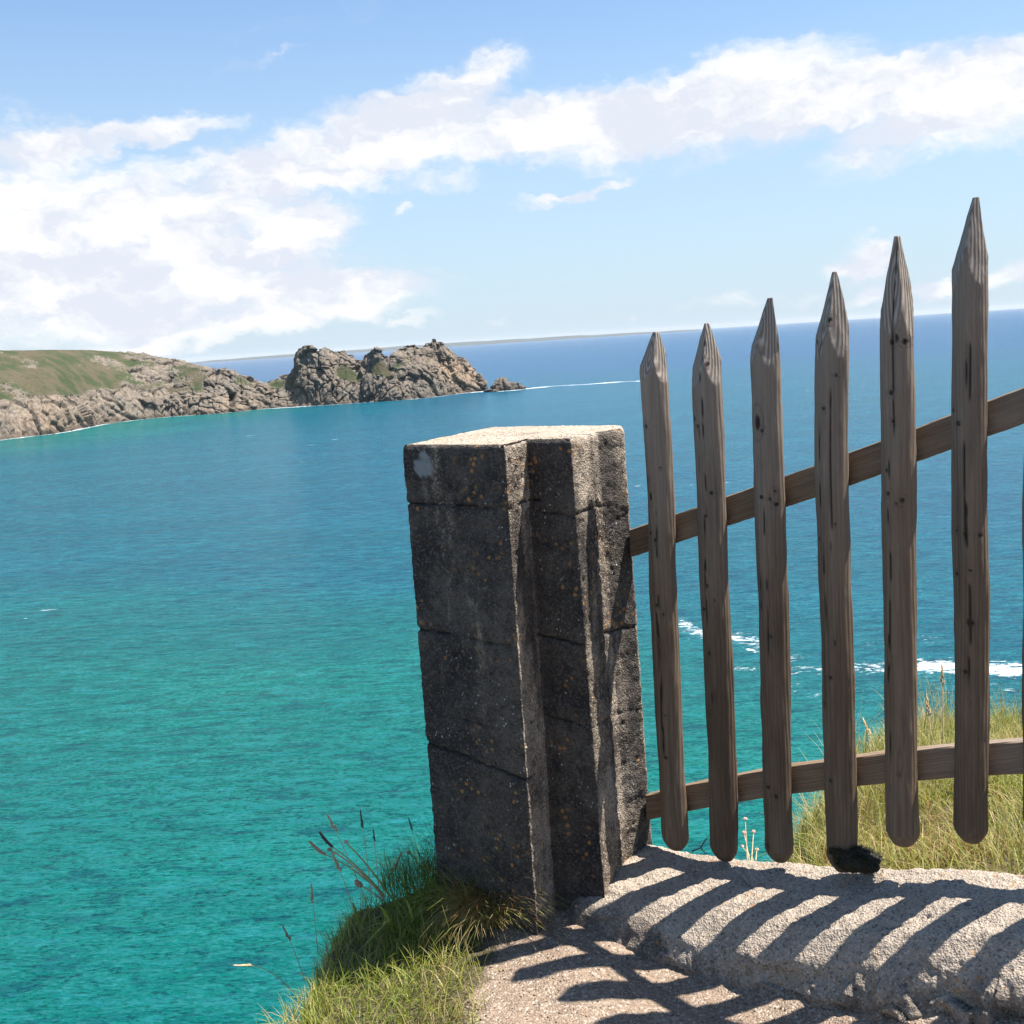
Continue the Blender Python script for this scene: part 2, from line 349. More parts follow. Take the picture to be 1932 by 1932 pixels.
def headland(name, px0, px1, dstep, top, crag, label, cat=None, kind=None):
    """terrain between the shoreline and its ridge, then falling again behind; columns follow the shore"""
    sx = np.array([p[0] for p in SHORE_PX]); sy = np.array([p[1] for p in SHORE_PX])
    tx = np.array([p[0] for p in TOP_PX]); ty = np.array([p[1] for p in TOP_PX])
    xs = np.arange(px0, px1, dstep); nv = 190
    V = np.linspace(0, 1, nv); rows = []
    green_l, warm_l = [], []
    for x in xs:
        s = at_z(x, np.interp(x, sx, sy), -CAMZ); rs = math.hypot(s[0], s[1]); dirv = s[:2] / rs
        hill = float(sstep(540, 380, np.array(x)))          # 1 = grassy hill, 0 = crags
        dr = 46 + 130 * float(sstep(520, 150, np.array(x))) # ridge distance behind the shore
        if crag: dr = 44 + 10 * math.sin(x * .05)
        taper = float(sstep(px1 + 2, px1 - 38, np.array(x))) if px1 > 900 else 1.0
        dr = max(dr * taper, 10)
        tp = at_depth(x, np.interp(x, tx, ty), 1.0); zr = CAMZ + tp[2] / math.hypot(tp[0], tp[1]) * (rs + dr)
        dc = 30 if hill > .5 else 22
        zc = min(zr * (0.40 + 0.0 * hill), 40)
        zc = zc + (27 + 2 * math.sin(x * .07) - zc) * float(sstep(330, 200, np.array(x)))
        # profile (distance behind shore, height)
        pd = [-6, 0, 3, dc * .55, dc, dc + (dr - dc) * .35, dc + (dr - dc) * .75, dr, dr * 1.25 + 10, dr * 1.8 + 40]
        if crag or hill < .4:
            pd = [-6, 0, 3, dr * .22, dr * .38, dr * .55, dr * .78, dr, dr * 1.3 + 6, dr * 1.8 + 30]
            ph = [-4, -.5, 3, zr * .28, zr * .45, zr * .60, zr * .86, zr, zr * .5, -5]
        else:
            ph = [-4, -.5, 3, zc * .72, zc, zc + (zr - zc) * .48, zc + (zr - zc) * .87, zr, zr * .93, -5]
        L = np.concatenate([[0], np.cumsum(np.hypot(np.diff(pd), np.diff(ph)))]); L /= L[-1]
        # spend most rows on the visible side
        k = L[7]; Vv = np.where(V < .8, V / .8 * k, k + (V - .8) / .2 * (1 - k))
        dd = np.interp(Vv, L, pd); hh = np.interp(Vv, L, ph)
        rows.append(np.stack([dirv[0] * (rs + dd), dirv[1] * (rs + dd), hh], 1))
        gl = np.interp(hh / max(zr, 1), [0.0, .34, .46, 1.0], [-.3, -.1, .75, .8])
        if True:
            g = np.interp(hh / max(zr, 1), [0, .3, .45, .8, 1], [-.3, -.1, .42, .52, .34] if not crag else [-.3, -.15, .28, .34, .1])
        if not crag: bl_ = float(sstep(290, 170, np.array(x))); g = g * (1 - bl_) + gl * bl_
        if not crag and 380 < x < 560: g = g - .12 * float(sstep(380, 430, np.array(x)))
        if crag:   # grassy ledges between the crags
            g = g - .12 + .75 * np.exp(-((x - 655) / 22.0) ** 2 - ((hh / zr - .58) / .13) ** 2) + .7 * np.exp(-((x - 728) / 24.0) ** 2 - ((hh / zr - .6) / .12) ** 2) + .6 * np.exp(-((x - 540) / 25.0) ** 2 - ((hh / zr - .7) / .3) ** 2)
        green_l.append(g)
        wm = 0.12 + .8 * np.exp(-((x - 862) / 42.0) ** 2) * sstep(.12, .45, hh / zr) * sstep(1.0, .75, hh / zr)
        wm = wm + (.4 * np.exp(-((x - 100) / 70.0) ** 2) + .3 * np.exp(-((x - 440) / 45.0) ** 2)) * sstep(.5, .2, hh / zr) if not crag else wm
        warm_l.append(wm * np.ones(nv))
    G = np.array(rows); nu = len(xs)
    green = np.array(green_l).ravel(); warm = np.array(warm_l).ravel()
    du = np.gradient(G, axis=0); dv = np.gradient(G, axis=1)
    n = np.cross(du, dv); n /= np.linalg.norm(n, axis=2, keepdims=True) + 1e-9
    n = n.reshape(-1, 3); P = G.reshape(-1, 3).copy()
    if (n[:, 1].mean() > 0): n = -n
    green = green + .55 * fbm(P / 22.0, 4, 31) - .35 * np.clip(1 - P[:, 2] / 14, 0, 1)
    rk = 1 - sstep(.3, .6, green)
    # tall joint blocks, medium blocks and small ones
    w1 = P + 8 * np.stack([fbm(P / 26, 2, 6), fbm(P / 26, 2, 7), fbm(P / 26, 2, 8)], 1) + 3 * np.stack([fbm(P / 12, 2, 3), fbm(P / 12, 2, 4), fbm(P / 12, 2, 5)], 1)
    a1, b1, c1 = voro(w1 / np.array([15, 15, 40.0]), 11)
    a2, b2, c2 = voro(w1 / np.array([6.5, 6.5, 14.0]), 23)
    a3, b3, c3 = voro(w1 / np.array([3.0, 3.0, 4.2]), 37)
    disp = rk * (9.5 * (c1 - .5) + 3.6 * (c2 - .5) + 1.1 * (c3 - .5) - 1.8 * sstep(.12, 0, b1 - a1) - 1.0 * sstep(.16, 0, b2 - a2) + 1.2 * np.sqrt(np.clip(1 - a2, 0, 1)))
    disp += 2.5 * fbm(P / 30, 3, 41) * (.4 + .6 * rk) + (1 - rk) * .5 * fbm(P / 3.0, 3, 42)
    if not crag:     # small cave in the cliff
        XX = np.repeat(xs, nv); cave = sstep(7, 5, np.abs(XX - 441)) * sstep(8.0, 6.5, np.abs(P[:, 2] - 13)); disp = disp * (1 - cave) - 12 * cave
    fade = sstep(-3, 4, P[:, 2])
    nn = n.copy(); nn[:, 2] *= .55
    P = P + nn * (disp * fade)[:, None]
    crack = rk * np.maximum(sstep(.10, 0, b1 - a1), .6 * sstep(.13, 0, b2 - a2))
    if not crag: crack = np.maximum(crack, cave * 1.6)  # cave inside darkened in the colour, painted shade rather than cracks
    wet = sstep(6.5, 1.0, P[:, 2] + 2 * fbm(P / 8, 2, 50))
    o = mesh(name, P, grid_faces(nu, nv), ROCK, smooth=False, attrs={'green': green, 'warm': np.clip(warm + .3 * fbm(P / 12, 3, 60), 0, 1), 'wet': wet, 'cell': c2 * .5 + c1 * .5, 'crack': crack})
    return tag(o, label, cat, kind=kind)
headland('headland', -120, 562, 1.3, None, False, 'grassy headland with granite cliffs running down to the sea', kind='structure')
headland('rocky_crag', 536, 917, 0.9, None, True, 'jagged granite crag at the end of the grassy headland, with a small pinnacle on top', 'rocky crag')

def rock_blob(p0, axes, seed, sub=5, rough=.35, base=0.0):
    """an irregular angular rock as an ellipsoid grid shaped by cell noise"""
    nu, nv = 48, 26
    th = np.linspace(0, 2 * np.pi, nu, endpoint=False); ph = np.linspace(-np.pi / 2, np.pi / 2, nv)
    T, F = np.meshgrid(th, ph, indexing='ij')
    d = np.stack([np.cos(T) * np.cos(F), np.sin(T) * np.cos(F), np.sin(F)], -1).reshape(-1, 3)
    a, b, c = voro(d * 2.1 + seed * 3.1, seed); a2, b2, c2 = voro(d * 4.6 + seed, seed + 5)
    q = np.sign(d) * np.abs(d) ** .75
    q = q * (1 + rough * (c - .5) * 1.6 + rough * .6 * (c2 - .5))[:, None]
    return q * np.array(axes) + np.array(p0), grid_faces(nu, nv, True), c2, b2 - a2
def far_rock(name, blobs, label, cat, group=None):
    V, F, c, k, off = [], [], [], [], 0
    for i, (px, py, D, ax) in enumerate(blobs):
        p = at_z(px, py, -CAMZ); p = p * (D / math.hypot(p[0], p[1])) if D else p
        p = np.array([p[0], p[1], 0]); v, f, cc, kk = rock_blob(p + np.array([0, 0, ax[3] if len(ax) > 3 else 0]), ax[:3], 60 + i * 7 + int(px))
        V.append(v); F.append(f + off); off += len(v); c.append(cc); k.append(kk)
    V = np.concatenate(V); c = np.concatenate(c); k = np.concatenate(k)
    o = mesh(name, V, np.concatenate(F), ROCK, smooth=False, origin=tuple(V.mean(0) * [1, 1, 0]),
             attrs={'green': np.full(len(V), -1.0), 'warm': c * .1, 'wet': sstep(12, 2, V[:, 2]) * .95, 'cell': c, 'crack': sstep(.1, 0, k)})
    return tag(o, label, cat, group)
far_rock('sea_rock', [(946, 737, 0, (9, 8, 13)), (958, 736, 0, (8, 8, 10)), (968, 735.5, 0, (9, 7, 8)), (979, 734.5, 0, (8, 7, 5)), (935, 738, 0, (6, 7, 8)), (928, 739, 0, (9, 8, 3))],
         'dark low rock islet in the sea off the tip of the crag', 'rock')

def distant_coast():
    pts = [(300, 20), (430, 60), (520, 95), (600, 120), (700, 120), (800, 128), (880, 135), (940, 120), (1010, 112), (1080, 104), (1150, 85), (1230, 60), (1320, 30)]
    V = []; xs = np.linspace(300, 1320, 160); D = 30000
    hh = np.interp(xs, [p[0] for p in pts], [p[1] for p in pts])
    nz = fbm(np.c_[xs / 40.0, xs * 0, xs * 0], 4, 3)
    for x, h, k in zip(xs, hh, nz):
        d = ray(x, 640); d = d[:2] / np.hypot(*d[:2])
        H = max(h * .72 + 22 * k, 5)
        for dd, hz in ((0, -1), (250, H * .5), (900, H), (2200, H * 1.02), (4000, -1)):
            V.append((d[0] * (D + dd), d[1] * (D + dd), hz))
    m, t, b, out = mat_new('distant_land')
    tc = t.new('ShaderNodeTexCoord').outputs['Object']
    t.put(b.inputs['Base Color'], t.mix(t.noise(tc, 0.001, 4), (0.03, 0.045, 0.045), (0.06, 0.07, 0.06))); b.inputs['Roughness'].default_value = 1
    o = mesh('distant_coast', V, grid_faces(160, 5), m)
    tag(o, 'faint blue coastline on the horizon', kind='structure')
distant_coast()

# air over the sea
def haze():
    lo = np.array([-61000, -3000, -6.0]); hi = np.array([61000, 61000, 190])
    v = [(x, y, z) for x in (lo[0], hi[0]) for y in (lo[1], hi[1]) for z in (lo[2], hi[2])]
    f = [(0, 1, 3, 2), (4, 6, 7, 5), (0, 4, 5, 1), (2, 3, 7, 6), (0, 2, 6, 4), (1, 5, 7, 3)]
    m = bpy.data.materials.new('haze'); m.use_nodes = True; t = NT(m.node_tree); t.n.clear()
    out = t.new('ShaderNodeOutputMaterial'); pv = t.new('ShaderNodeVolumePrincipled')
    pv.inputs['Color'].default_value = (0.93, 0.96, 1.0, 1); pv.inputs['Density'].default_value = HAZE
    t.l.new(pv.outputs[0], out.inputs['Volume'])
    m.cycles.homogeneous_volume = True
    o = mesh('haze', v, f, m, smooth=False); tag(o, 'thin sea haze', kind='stuff')
HAZE = 1.0e-5
haze()

# ================================================================== NEAR GROUND
GATE_A = None
def gateD(px):                    # forward distance of the gate plane at a photo column (line fit)
    return 3.86 / (1 + 0.0005 * (px - 1241))
# plan of the gate as a straight line
_g1 = at_depth(1262, 1100, 3.86); _g5 = at_depth(1698, 1100, 3.86 / 1.174)
GU = (_g5 - _g1)[:2]; GU /= np.linalg.norm(GU); GN = np.array([GU[1], -GU[0]])   # GN towards the camera
if GN[1] > 0: GN = -GN
G0 = _g1[:2]
def on_gate(px, py, off=0.0):     # photo point onto the vertical gate plane (off towards the camera)
    d = ray(px, py); n = GN; o = G0 + GN * off
    k = (o @ n) / (d[:2] @ n); return d * k

_e = [tuple(at_z(x, y, -2.12)[:2]) for x, y in [(430, 1990), (590, 1840), (628, 1770), (660, 1722), (715, 1694), (800, 1668)]]
EDGE = np.array([(-2.6, -1.0), (-1.35, 1.5)] + _e + [(-.1, 4.5), (.25, 4.4), (.42, 4.12), (.62, 3.97), (.86, 3.80), (1.0, 3.98), (1.14, 4.46),
                 (1.45, 5.0), (1.72, 5.4), (2.03, 5.86), (2.45, 6.2), (4.2, 7.6), (8, 9)])
def inside_edge(P):               # signed distance, positive on the land side (right and below of the line)
    best = np.full(len(P), 1e9); sign = np.ones(len(P))
    for a, b in zip(EDGE[:-1], EDGE[1:]):
        d, t = seg_dist(P, a, b); c = (b[0] - a[0]) * (P[:, 1] - a[1]) - (b[1] - a[1]) * (P[:, 0] - a[0])
        n = d < best - 1e-9; best = np.where(n, d, best); sign = np.where(n, np.where(c < 0, 1.0, -1.0), sign)
    return best * sign
def gateside(P):                  # distance beyond the gate line (positive = sea side)
    return -((P - G0) @ GN)
_bk = np.array([on_gate(x, y, 0.0) for x, y in [(1205, 1592), (1300, 1614), (1420, 1630), (1530, 1637), (1640, 1641), (1750, 1643), (1832, 1643), (1932, 1646)]])
_bs = (_bk[:, :2] - G0) @ GU; _bz = _bk[:, 2]
_bs = np.concatenate([[_bs[0] - .5, _bs[0] - .18], _bs, [_bs[-1] + 1.2]]); _bz = np.concatenate([[_bz[0] - .32, _bz[0] - .13], _bz, [_bz[-1] + .28]])
def sill_back(s): return np.interp(s, _bs, _bz)
_ss = np.linspace(0.02, 2.2, 30); _bx = np.concatenate([[-.9, -.2, .2], G0[0] + GU[0] * _ss - .29]); 
_bzz = np.concatenate([[-2.12, -2.05, -2.03], sill_back(_ss) - np.interp(_ss, [0, .35, .8, 1.2, 2], [.175, .24, .28, .25, .22])])
_o = np.argsort(_bx); _bx = _bx[_o]; _bzz = _bzz[_o]
_k9 = np.linspace(-.9, 2.2, 300); _bzz = np.convolve(np.pad(np.interp(_k9, _bx, _bzz), 20, 'edge'), np.hanning(41) / np.hanning(41).sum(), 'valid'); _bx = _k9

def base_z(x): return np.interp(x, _bx, _bzz)
def ground_z(P, rough=True):
    x = P[:, 0]; y = P[:, 1]; gs = gateside(P)
    z = base_z(x) - .25 * np.clip(gs, 0, 6)
    z = z - .04 * sstep(.2, -.6, x)
    dd = inside_edge(P)
    wob = .09 * fbm(np.c_[P * 3.0, np.zeros(len(P))], 3, 71)
    e = dd + wob
    z = z - np.where(e < 0.06, ((0.06 - e) * 1.9), 0)
    z = np.maximum(z, -CAMZ / S - 1.5 + 0 * z)
    if rough: z = z + .018 * fbm(np.c_[P * 5, np.zeros(len(P))], 3, 73) + .006 * fbm(np.c_[P * 30, np.zeros(len(P))], 2, 75)
    return z
def grass_amount(P):
    dd = inside_edge(P); gs = gateside(P)
    n = fbm(np.c_[P * 2.6, np.zeros(len(P))], 3, 77)
    left = sstep(-.10, -.30, P[:, 0] - .18 * (3.9 - P[:, 1]) * 0 + .16 * n - .02)
    left = np.maximum(left, sstep(3.93, 4.02, P[:, 1]))
    back = sstep(.08, .16, gs)
    return np.maximum(left, back)
def build_ground():
    # fine sheet near the camera, log-spaced outwards so that one sheet reaches down the cliff
    gx = np.concatenate([-1.3 - 0.025 * (np.exp(np.linspace(0, 7.6, 60)[::-1]) - 1)[:-1], np.linspace(-1.3, 3.4, 320), 3.4 + 0.025 * (np.exp(np.linspace(0, 7.6, 60)) - 1)[1:]])
    gy = np.concatenate([1.6 - 0.025 * (np.exp(np.linspace(0, 6.6, 40)[::-1]) - 1)[:-1], np.linspace(1.6, 7.2, 380), 7.2 + 0.025 * (np.exp(np.linspace(0, 7.2, 60)) - 1)[1:]])
    X, Y = np.meshgrid(gx, gy, indexing='ij'); P = np.stack([X.ravel(), Y.ravel()], 1)
    z = ground_z(P); g = grass_amount(P)
    m, t, b, out = mat_new('ground_gravel_and_turf')
    tc = t.new('ShaderNodeTexCoord').outputs['Object']
    v = t.vor(tc, 150, 'F1', 'Color'); vd = t.vor(tc, 150, 'F1', 'Distance')
    n = t.noise(tc, 14, 4, 0.6); nf = t.noise(tc, 220, 3, 0.6)
    sep = t.new('ShaderNodeSeparateColor'); t.l.new(v, sep.inputs[0])
    grit = t.mix(sep.outputs[0], (0.17, 0.118, 0.08), (0.31, 0.23, 0.165))
    grit = t.mix(t.ramp(sep.outputs[1], 0.8, 0.95), grit, (0.40, 0.33, 0.26))
    grit = t.mix(t.ramp(n, 0.5, 0.75, 0, 0.5), grit, (0.22, 0.15, 0.10))
    soil = t.mix(n, (0.05, 0.04, 0.022), (0.12, 0.095, 0.045))
    f = t.attr('grassy')
    t.put(b.inputs['Base Color'], t.mix(t.ramp(t.math('ADD', f, t.math('MULTIPLY', t.math('SUBTRACT', n, .5), .8)), 0.35, 0.65), grit, soil))
    b.inputs['Roughness'].default_value = 0.95
    hgt = t.math('ADD', t.math('MULTIPLY', vd, -1.0), t.math('MULTIPLY', nf, 0.5))
    t.put(b.inputs['Normal'], t.bump(hgt, 1.0, 0.005))
    o = mesh('ground', NW(np.c_[P, z]), grid_faces(len(gx), len(gy)), m, attrs={'grassy': g})
    tag(o, 'sandy gravel path and clifftop turf around the gatepost', kind='structure')
build_ground()

# ---------------------------------------------------------------- concrete
def concrete_material(name, pale, dark, orange=0.5, stain=1.0):
    m, t, b, out = mat_new(name)
    tc = t.new('ShaderNodeTexCoord').outputs['Object']
    n1 = t.noise(tc, 5, 6, 0.62); n2 = t.noise(tc, 26, 5, 0.62); n3 = t.noise(tc, 130, 4, 0.7)
    v = t.vor(tc, 190, 'F1', 'Color'); sp = t.new('ShaderNodeSeparateColor'); t.l.new(v, sp.inputs[0])
    dark_amt = t.ramp(t.attr('black'), -1.2, 0.3, 0.25, 1.0)
    col = t.mix(t.math('MULTIPLY', t.ramp(n1, 0.35, 0.68), dark_amt), pale, dark)
    col = t.mix(t.math('MULTIPLY', dark_amt, t.ramp(n2, 0.45, 0.7, 0, 0.65 * stain)), col, tuple(c * .35 for c in dark))
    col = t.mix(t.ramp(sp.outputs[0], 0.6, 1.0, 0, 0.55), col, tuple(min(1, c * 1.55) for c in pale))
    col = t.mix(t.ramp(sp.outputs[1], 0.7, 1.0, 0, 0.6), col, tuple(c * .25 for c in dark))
    # black algae drips; on the post the attribute also carries painted shade
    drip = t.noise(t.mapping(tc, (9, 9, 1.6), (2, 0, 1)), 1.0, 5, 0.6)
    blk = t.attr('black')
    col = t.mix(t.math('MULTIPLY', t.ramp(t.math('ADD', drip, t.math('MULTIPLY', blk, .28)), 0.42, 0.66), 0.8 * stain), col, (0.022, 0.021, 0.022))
    # lichens: orange, grey white
    lo = t.math('MULTIPLY', t.ramp(t.vor(t.mapping(tc, (1, 1, 1), (4, 1, 2)), 38), 0.30, 0.18), t.ramp(t.noise(tc, 7, 3, 0.5), 0.5, 0.64))
    col = t.mix(t.math('MULTIPLY', lo, orange), col, (0.42, 0.20, 0.06))
    lw = t.math('MULTIPLY', t.ramp(t.math('ADD', t.vor(t.mapping(tc, (1.3, 1.3, 1), (7, 3, 2)), 46), t.math('MULTIPLY', n2, .25)), 0.30, 0.22), t.ramp(t.noise(t.mapping(tc, (1, 1, 1), (3, 3, 3)), 6, 3, 0.5), 0.52, 0.6))
    col = t.mix(t.math('MULTIPLY', lw, 0.75), col, (0.45, 0.45, 0.42))
    col = t.mix(t.attr('lichen'), col, t.mix(n2, (0.16, 0.17, 0.165), (0.30, 0.31, 0.30)))
    col = t.mix(t.attr('crackm'), col, (0.012, 0.011, 0.010))
    t.put(b.inputs['Base Color'], col); b.inputs['Roughness'].default_value = 0.95; b.inputs['Specular IOR Level'].default_value = 0.25
    h = t.math('ADD', t.math('MULTIPLY', n3, 0.7), t.math('ADD', t.math('MULTIPLY', n2, 1.2), t.math('MULTIPLY', t.vor(tc, 190), .6)))
    t.put(b.inputs['Normal'], t.bump(h, 1.0, 0.006))
    return m
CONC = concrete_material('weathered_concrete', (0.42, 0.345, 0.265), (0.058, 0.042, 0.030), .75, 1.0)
SLABM = concrete_material('pale_rough_concrete', (0.37, 0.305, 0.24), (0.20, 0.16, 0.122), .55, .6)

# ---------------------------------------------------------------- gatepost
ZT = -0.335
def tp(px, py): return at_z(px, py, ZT)[:2]
PLAN = [np.array(p) * (ZT / -.36) for p in [(-.394, 4.195), (-.013, 3.928), (.069, 4.082), (.2226, 3.974), (.338, 4.192), (.446, 4.29), (.46, 4.45), (.10, 4.74), (-.08, 4.80)]]

def build_post():
    plan = np.array(PLAN); zb = -2.25
    # resample the outline with small rounded corners
    pts = []; nrm = []
    n = len(plan); step = .0075; r = .006
    for i in range(n):
        a, b, c = plan[i - 1], plan[i], plan[(i + 1) % n]
        d1 = (b - a) / np.linalg.norm(b - a); d2 = (c - b) / np.linalg.norm(c - b)
        p1 = b - d1 * r; p2 = b + d2 * r
        for k in np.linspace(0, 1, 4):
            pts.append((1 - k) ** 2 * p1 + 2 * k * (1 - k) * b + k * k * p2)
        L = np.linalg.norm(c - b) - 2 * r; m = max(int(L / step), 2)
        for k in np.linspace(0, 1, m + 1)[1:-1]:
            pts.append(p2 + d2 * L * k)
    pts = np.array(pts); nu = len(pts)
    tang = np.roll(pts, -1, 0) - np.roll(pts, 1, 0); tang /= np.linalg.norm(tang, axis=1, keepdims=True)
    nr = np.stack([tang[:, 1], -tang[:, 0]], 1)          # outward for counter-clockwise outline
    area = 0.5 * np.sum(plan[:, 0] * np.roll(plan[:, 1], -1) - np.roll(plan[:, 0], -1) * plan[:, 1])
    if area < 0: nr = -nr
    cen = plan.mean(0)
    H = ZT - zb; zz = np.concatenate([[ZT, ZT, ZT], np.arange(ZT - .004, zb, -.0075)])
    ins = np.concatenate([[.5, .06, .012], np.zeros(len(zz) - 3)]); ins[3] = .006; ins[4] = .002
    nv = len(zz)
    V = np.zeros((nu, nv, 3)); N = np.zeros((nu, nv, 3))
    for j in range(nv):
        t = (ZT - zz[j]) / H
        grow = np.where(pts[:, 0] > cen[0], .035 * t, .004 * t)
        q = pts + np.stack([grow, 0 * grow], 1)
        if ins[j] > .02: q = cen + (q - cen) * (1 - ins[j]) 
        else: q = q - nr * ins[j]
        V[:, j, :2] = q; V[:, j, 2] = zz[j]
        if ins[j] > .02: N[:, j, 2] = 1
        else: N[:, j, :2] = nr
    P = V.reshape(-1, 3); Nn = N.reshape(-1, 3)
    disp = .0022 * fbm(P * 9, 5, 81) + .0045 * fbm(P * 40, 3, 82) + .003 * fbm(P * 120, 2, 84)
    a, b, c = voro(P * 26, 83); disp -= .009 * sstep(.26, .1, a) * (c > .72)
    # pour lines between the casting lifts
    crackm = np.zeros(len(P)); front = np.clip(-Nn[:, 1], 0, 1)
    wig = .018 * fbm(np.c_[P[:, :2] * 6, P[:, 2:] * .2], 4, 85)
    xr = P[:, 0]
    for z0, sl, wd, dp, x0, x1 in ((-.545, -.02, .0035, .014, -9, .1), (-.59, .0, .003, .010, .1, 9), (-1.02, -.08, .0045, .012, -9, 9), (-1.30, -.16, .003, .008, .02, 9), (-1.49, -.20, .0045, .013, -9, .02), (-1.33, -.1, .003, .006, -9, 0), (-.76, .3, .003, .006, .28, 9)):
        wd *= .85; dp *= .8; d = np.abs(P[:, 2] - (z0 + sl * xr + wig + .004 * fbm(P * 45, 2, int(-z0 * 55)))); on = ((xr > x0) & (xr < x1) & (np.abs(Nn[:, 2]) < .5))
        brk = sstep(-.45, .1, fbm(P * np.array([9, 9, 2]), 3, int(-z0 * 100)))
        disp -= on * dp * sstep(wd * 3.2, 0, d) * brk; crackm = np.maximum(crackm, on * sstep(wd * 1.6, wd * .4, d) * brk)
    # the joint where the narrow end piece was cast on
    disp -= (np.abs(Nn[:, 2]) < .5) * .006 * sstep(-.1, .5, fbm(P * np.array([3, 3, 14]), 3, 86)) * front
    black = .5 + .9 * fbm(P * np.array([2.5, 2.5, 3.5]), 3, 87) + .5 * front - 1.3 * np.clip(Nn[:, 0] - .25, 0, 1) - 2 * np.abs(Nn[:, 2])  # stain noise plus painted shade: front darker, sunlit right side and top paler
    lc = at_z(797, 872, -.42); lc = np.array(tp(797, 836)); lz = (ray(797, 872)[2]) * lc[1]
    dl = np.hypot((P[:, 0] - lc[0] - .003) / .034, (P[:, 2] - lz) / .047) + .55 * fbm(P * 45, 4, 88)
    lich = sstep(1.0, .85, dl) * (front > .5)
    P = P + Nn * disp[:, None]
    P = np.concatenate([P, [[cen[0], cen[1], ZT + .002]]])
    F = grid_faces(nu, nv, True)
    capf = np.array([[i * nv, ((i + 1) % nu) * nv, nu * nv, nu * nv] for i in range(nu)])
    faces = [tuple(f) for f in F] + [(int(c[0]), int(c[2]), int(c[1])) for c in capf]
    ext = lambda a: np.concatenate([a, [0.0]])
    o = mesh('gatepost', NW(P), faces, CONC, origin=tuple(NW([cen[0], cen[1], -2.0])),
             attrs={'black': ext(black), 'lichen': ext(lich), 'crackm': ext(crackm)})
    me = o.data
    return tag(o, 'stepped square concrete gatepost with black stains, lichen and a front darkened by painted shade, beside the picket gate', 'gatepost')
build_post()

# ---------------------------------------------------------------- concrete sill under the gate
def build_slab():
    ns, nt = 520, 170
    # back edge of the sill in plan follows the gate; s in near units along the gate from the first picket
    s = np.linspace(-.62, 2.1, ns); t = np.linspace(0, 1, nt)
    ker0 = np.hanning(41); ker0 /= ker0.sum(); zbk = np.convolve(np.pad(sill_back(s), 20, 'edge'), ker0, 'valid')
    zg = base_z(s * GU[0] + G0[0] - .28)
    P = np.zeros((ns, nt, 3))
    for i in range(ns):
        wtop = .27 + .02 * math.sin(s[i] * 5); drop = max(zbk[i] - (zg[i] - .06), .03)
        ww = np.interp(s[i], [-.62, -.3, 0, .35, .62, 1.0, 2], [.34, .42, .46, .46, .46, .46, .46])
        offs = [-.05, -.048, -.03, 0, ww * .34, ww * .62, ww * .80, ww * .86, ww * .89]
        hs = [-.3, -.02, -.004, 0, -.08 * drop, -.22 * drop, -.46 * drop, -.72 * drop, -1.2 * drop]
        L = np.concatenate([[0], np.cumsum(np.hypot(np.diff(offs), np.diff(hs)))]); L /= L[-1]
        tt = np.interp(t, [0, .08, 1], [0, L[2], 1])
        oo = np.interp(tt, L, offs); hh = np.interp(tt, L, hs) 
        # smooth the profile a little
        ker = np.hanning(15); ker /= ker.sum()
        pad = lambda a: np.concatenate([a[:1].repeat(7), a, a[-1:].repeat(7)])
        oo = np.convolve(pad(oo), ker, 'valid'); hh = np.convolve(pad(hh), ker, 'valid')
        xy = G0 + GU * s[i] + GN[None, :] * oo[:, None]
        P[i, :, :2] = xy; P[i, :, 2] = zbk[i] + hh
    du = np.gradient(P, axis=0); dv = np.gradient(P, axis=1); n = np.cross(du, dv); n /= np.linalg.norm(n, axis=2, keepdims=True)
    n = n.reshape(-1, 3); Q = P.reshape(-1, 3)
    if n[:, 2].mean() < 0: n = -n
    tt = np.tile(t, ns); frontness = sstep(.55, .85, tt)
    a, b, c = voro(Q * 9 + .3 * fbm(Q * 5, 2, 91)[:, None], 92)
    d = .016 * fbm(Q * 5, 4, 93) + .006 * fbm(Q * 28, 3, 94) + .003 * fbm(Q * 90, 2, 95)
    d += frontness * (.035 + .06 * sstep(.3, .8, np.repeat(s, nt))) * ((c - .5) * .6 + .9 * fbm(Q * 7, 4, 96) - .05 * sstep(.12, 0, b - a))
    a2, b2, c2 = voro(Q * 30, 97); d -= .011 * sstep(.28, .08, a2) * (c2 > .86)
    wq = Q + .06 * np.stack([fbm(Q * 4, 3, 98), fbm(Q * 4, 3, 99), 0 * tt], 1)
    a3, b3, c3 = voro(wq * np.array([3.2, 3.2, 1.0]) + 3.3, 101)
    ck = sstep(.010, .002, b3 - a3) * sstep(.1, .5, fbm(Q * 4, 3, 102) - .08)
    d -= .008 * ck
    Q = Q + n * d[:, None]
    o = mesh('sill', NW(Q), grid_faces(ns, nt), SLABM, origin=tuple(NW([G0[0], G0[1], -1.9])),
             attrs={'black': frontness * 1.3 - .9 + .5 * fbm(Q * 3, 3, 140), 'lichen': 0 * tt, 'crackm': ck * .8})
    tag(o, 'rough rounded concrete sill under the gate, striped with picket shadows', 'sill')
build_slab()

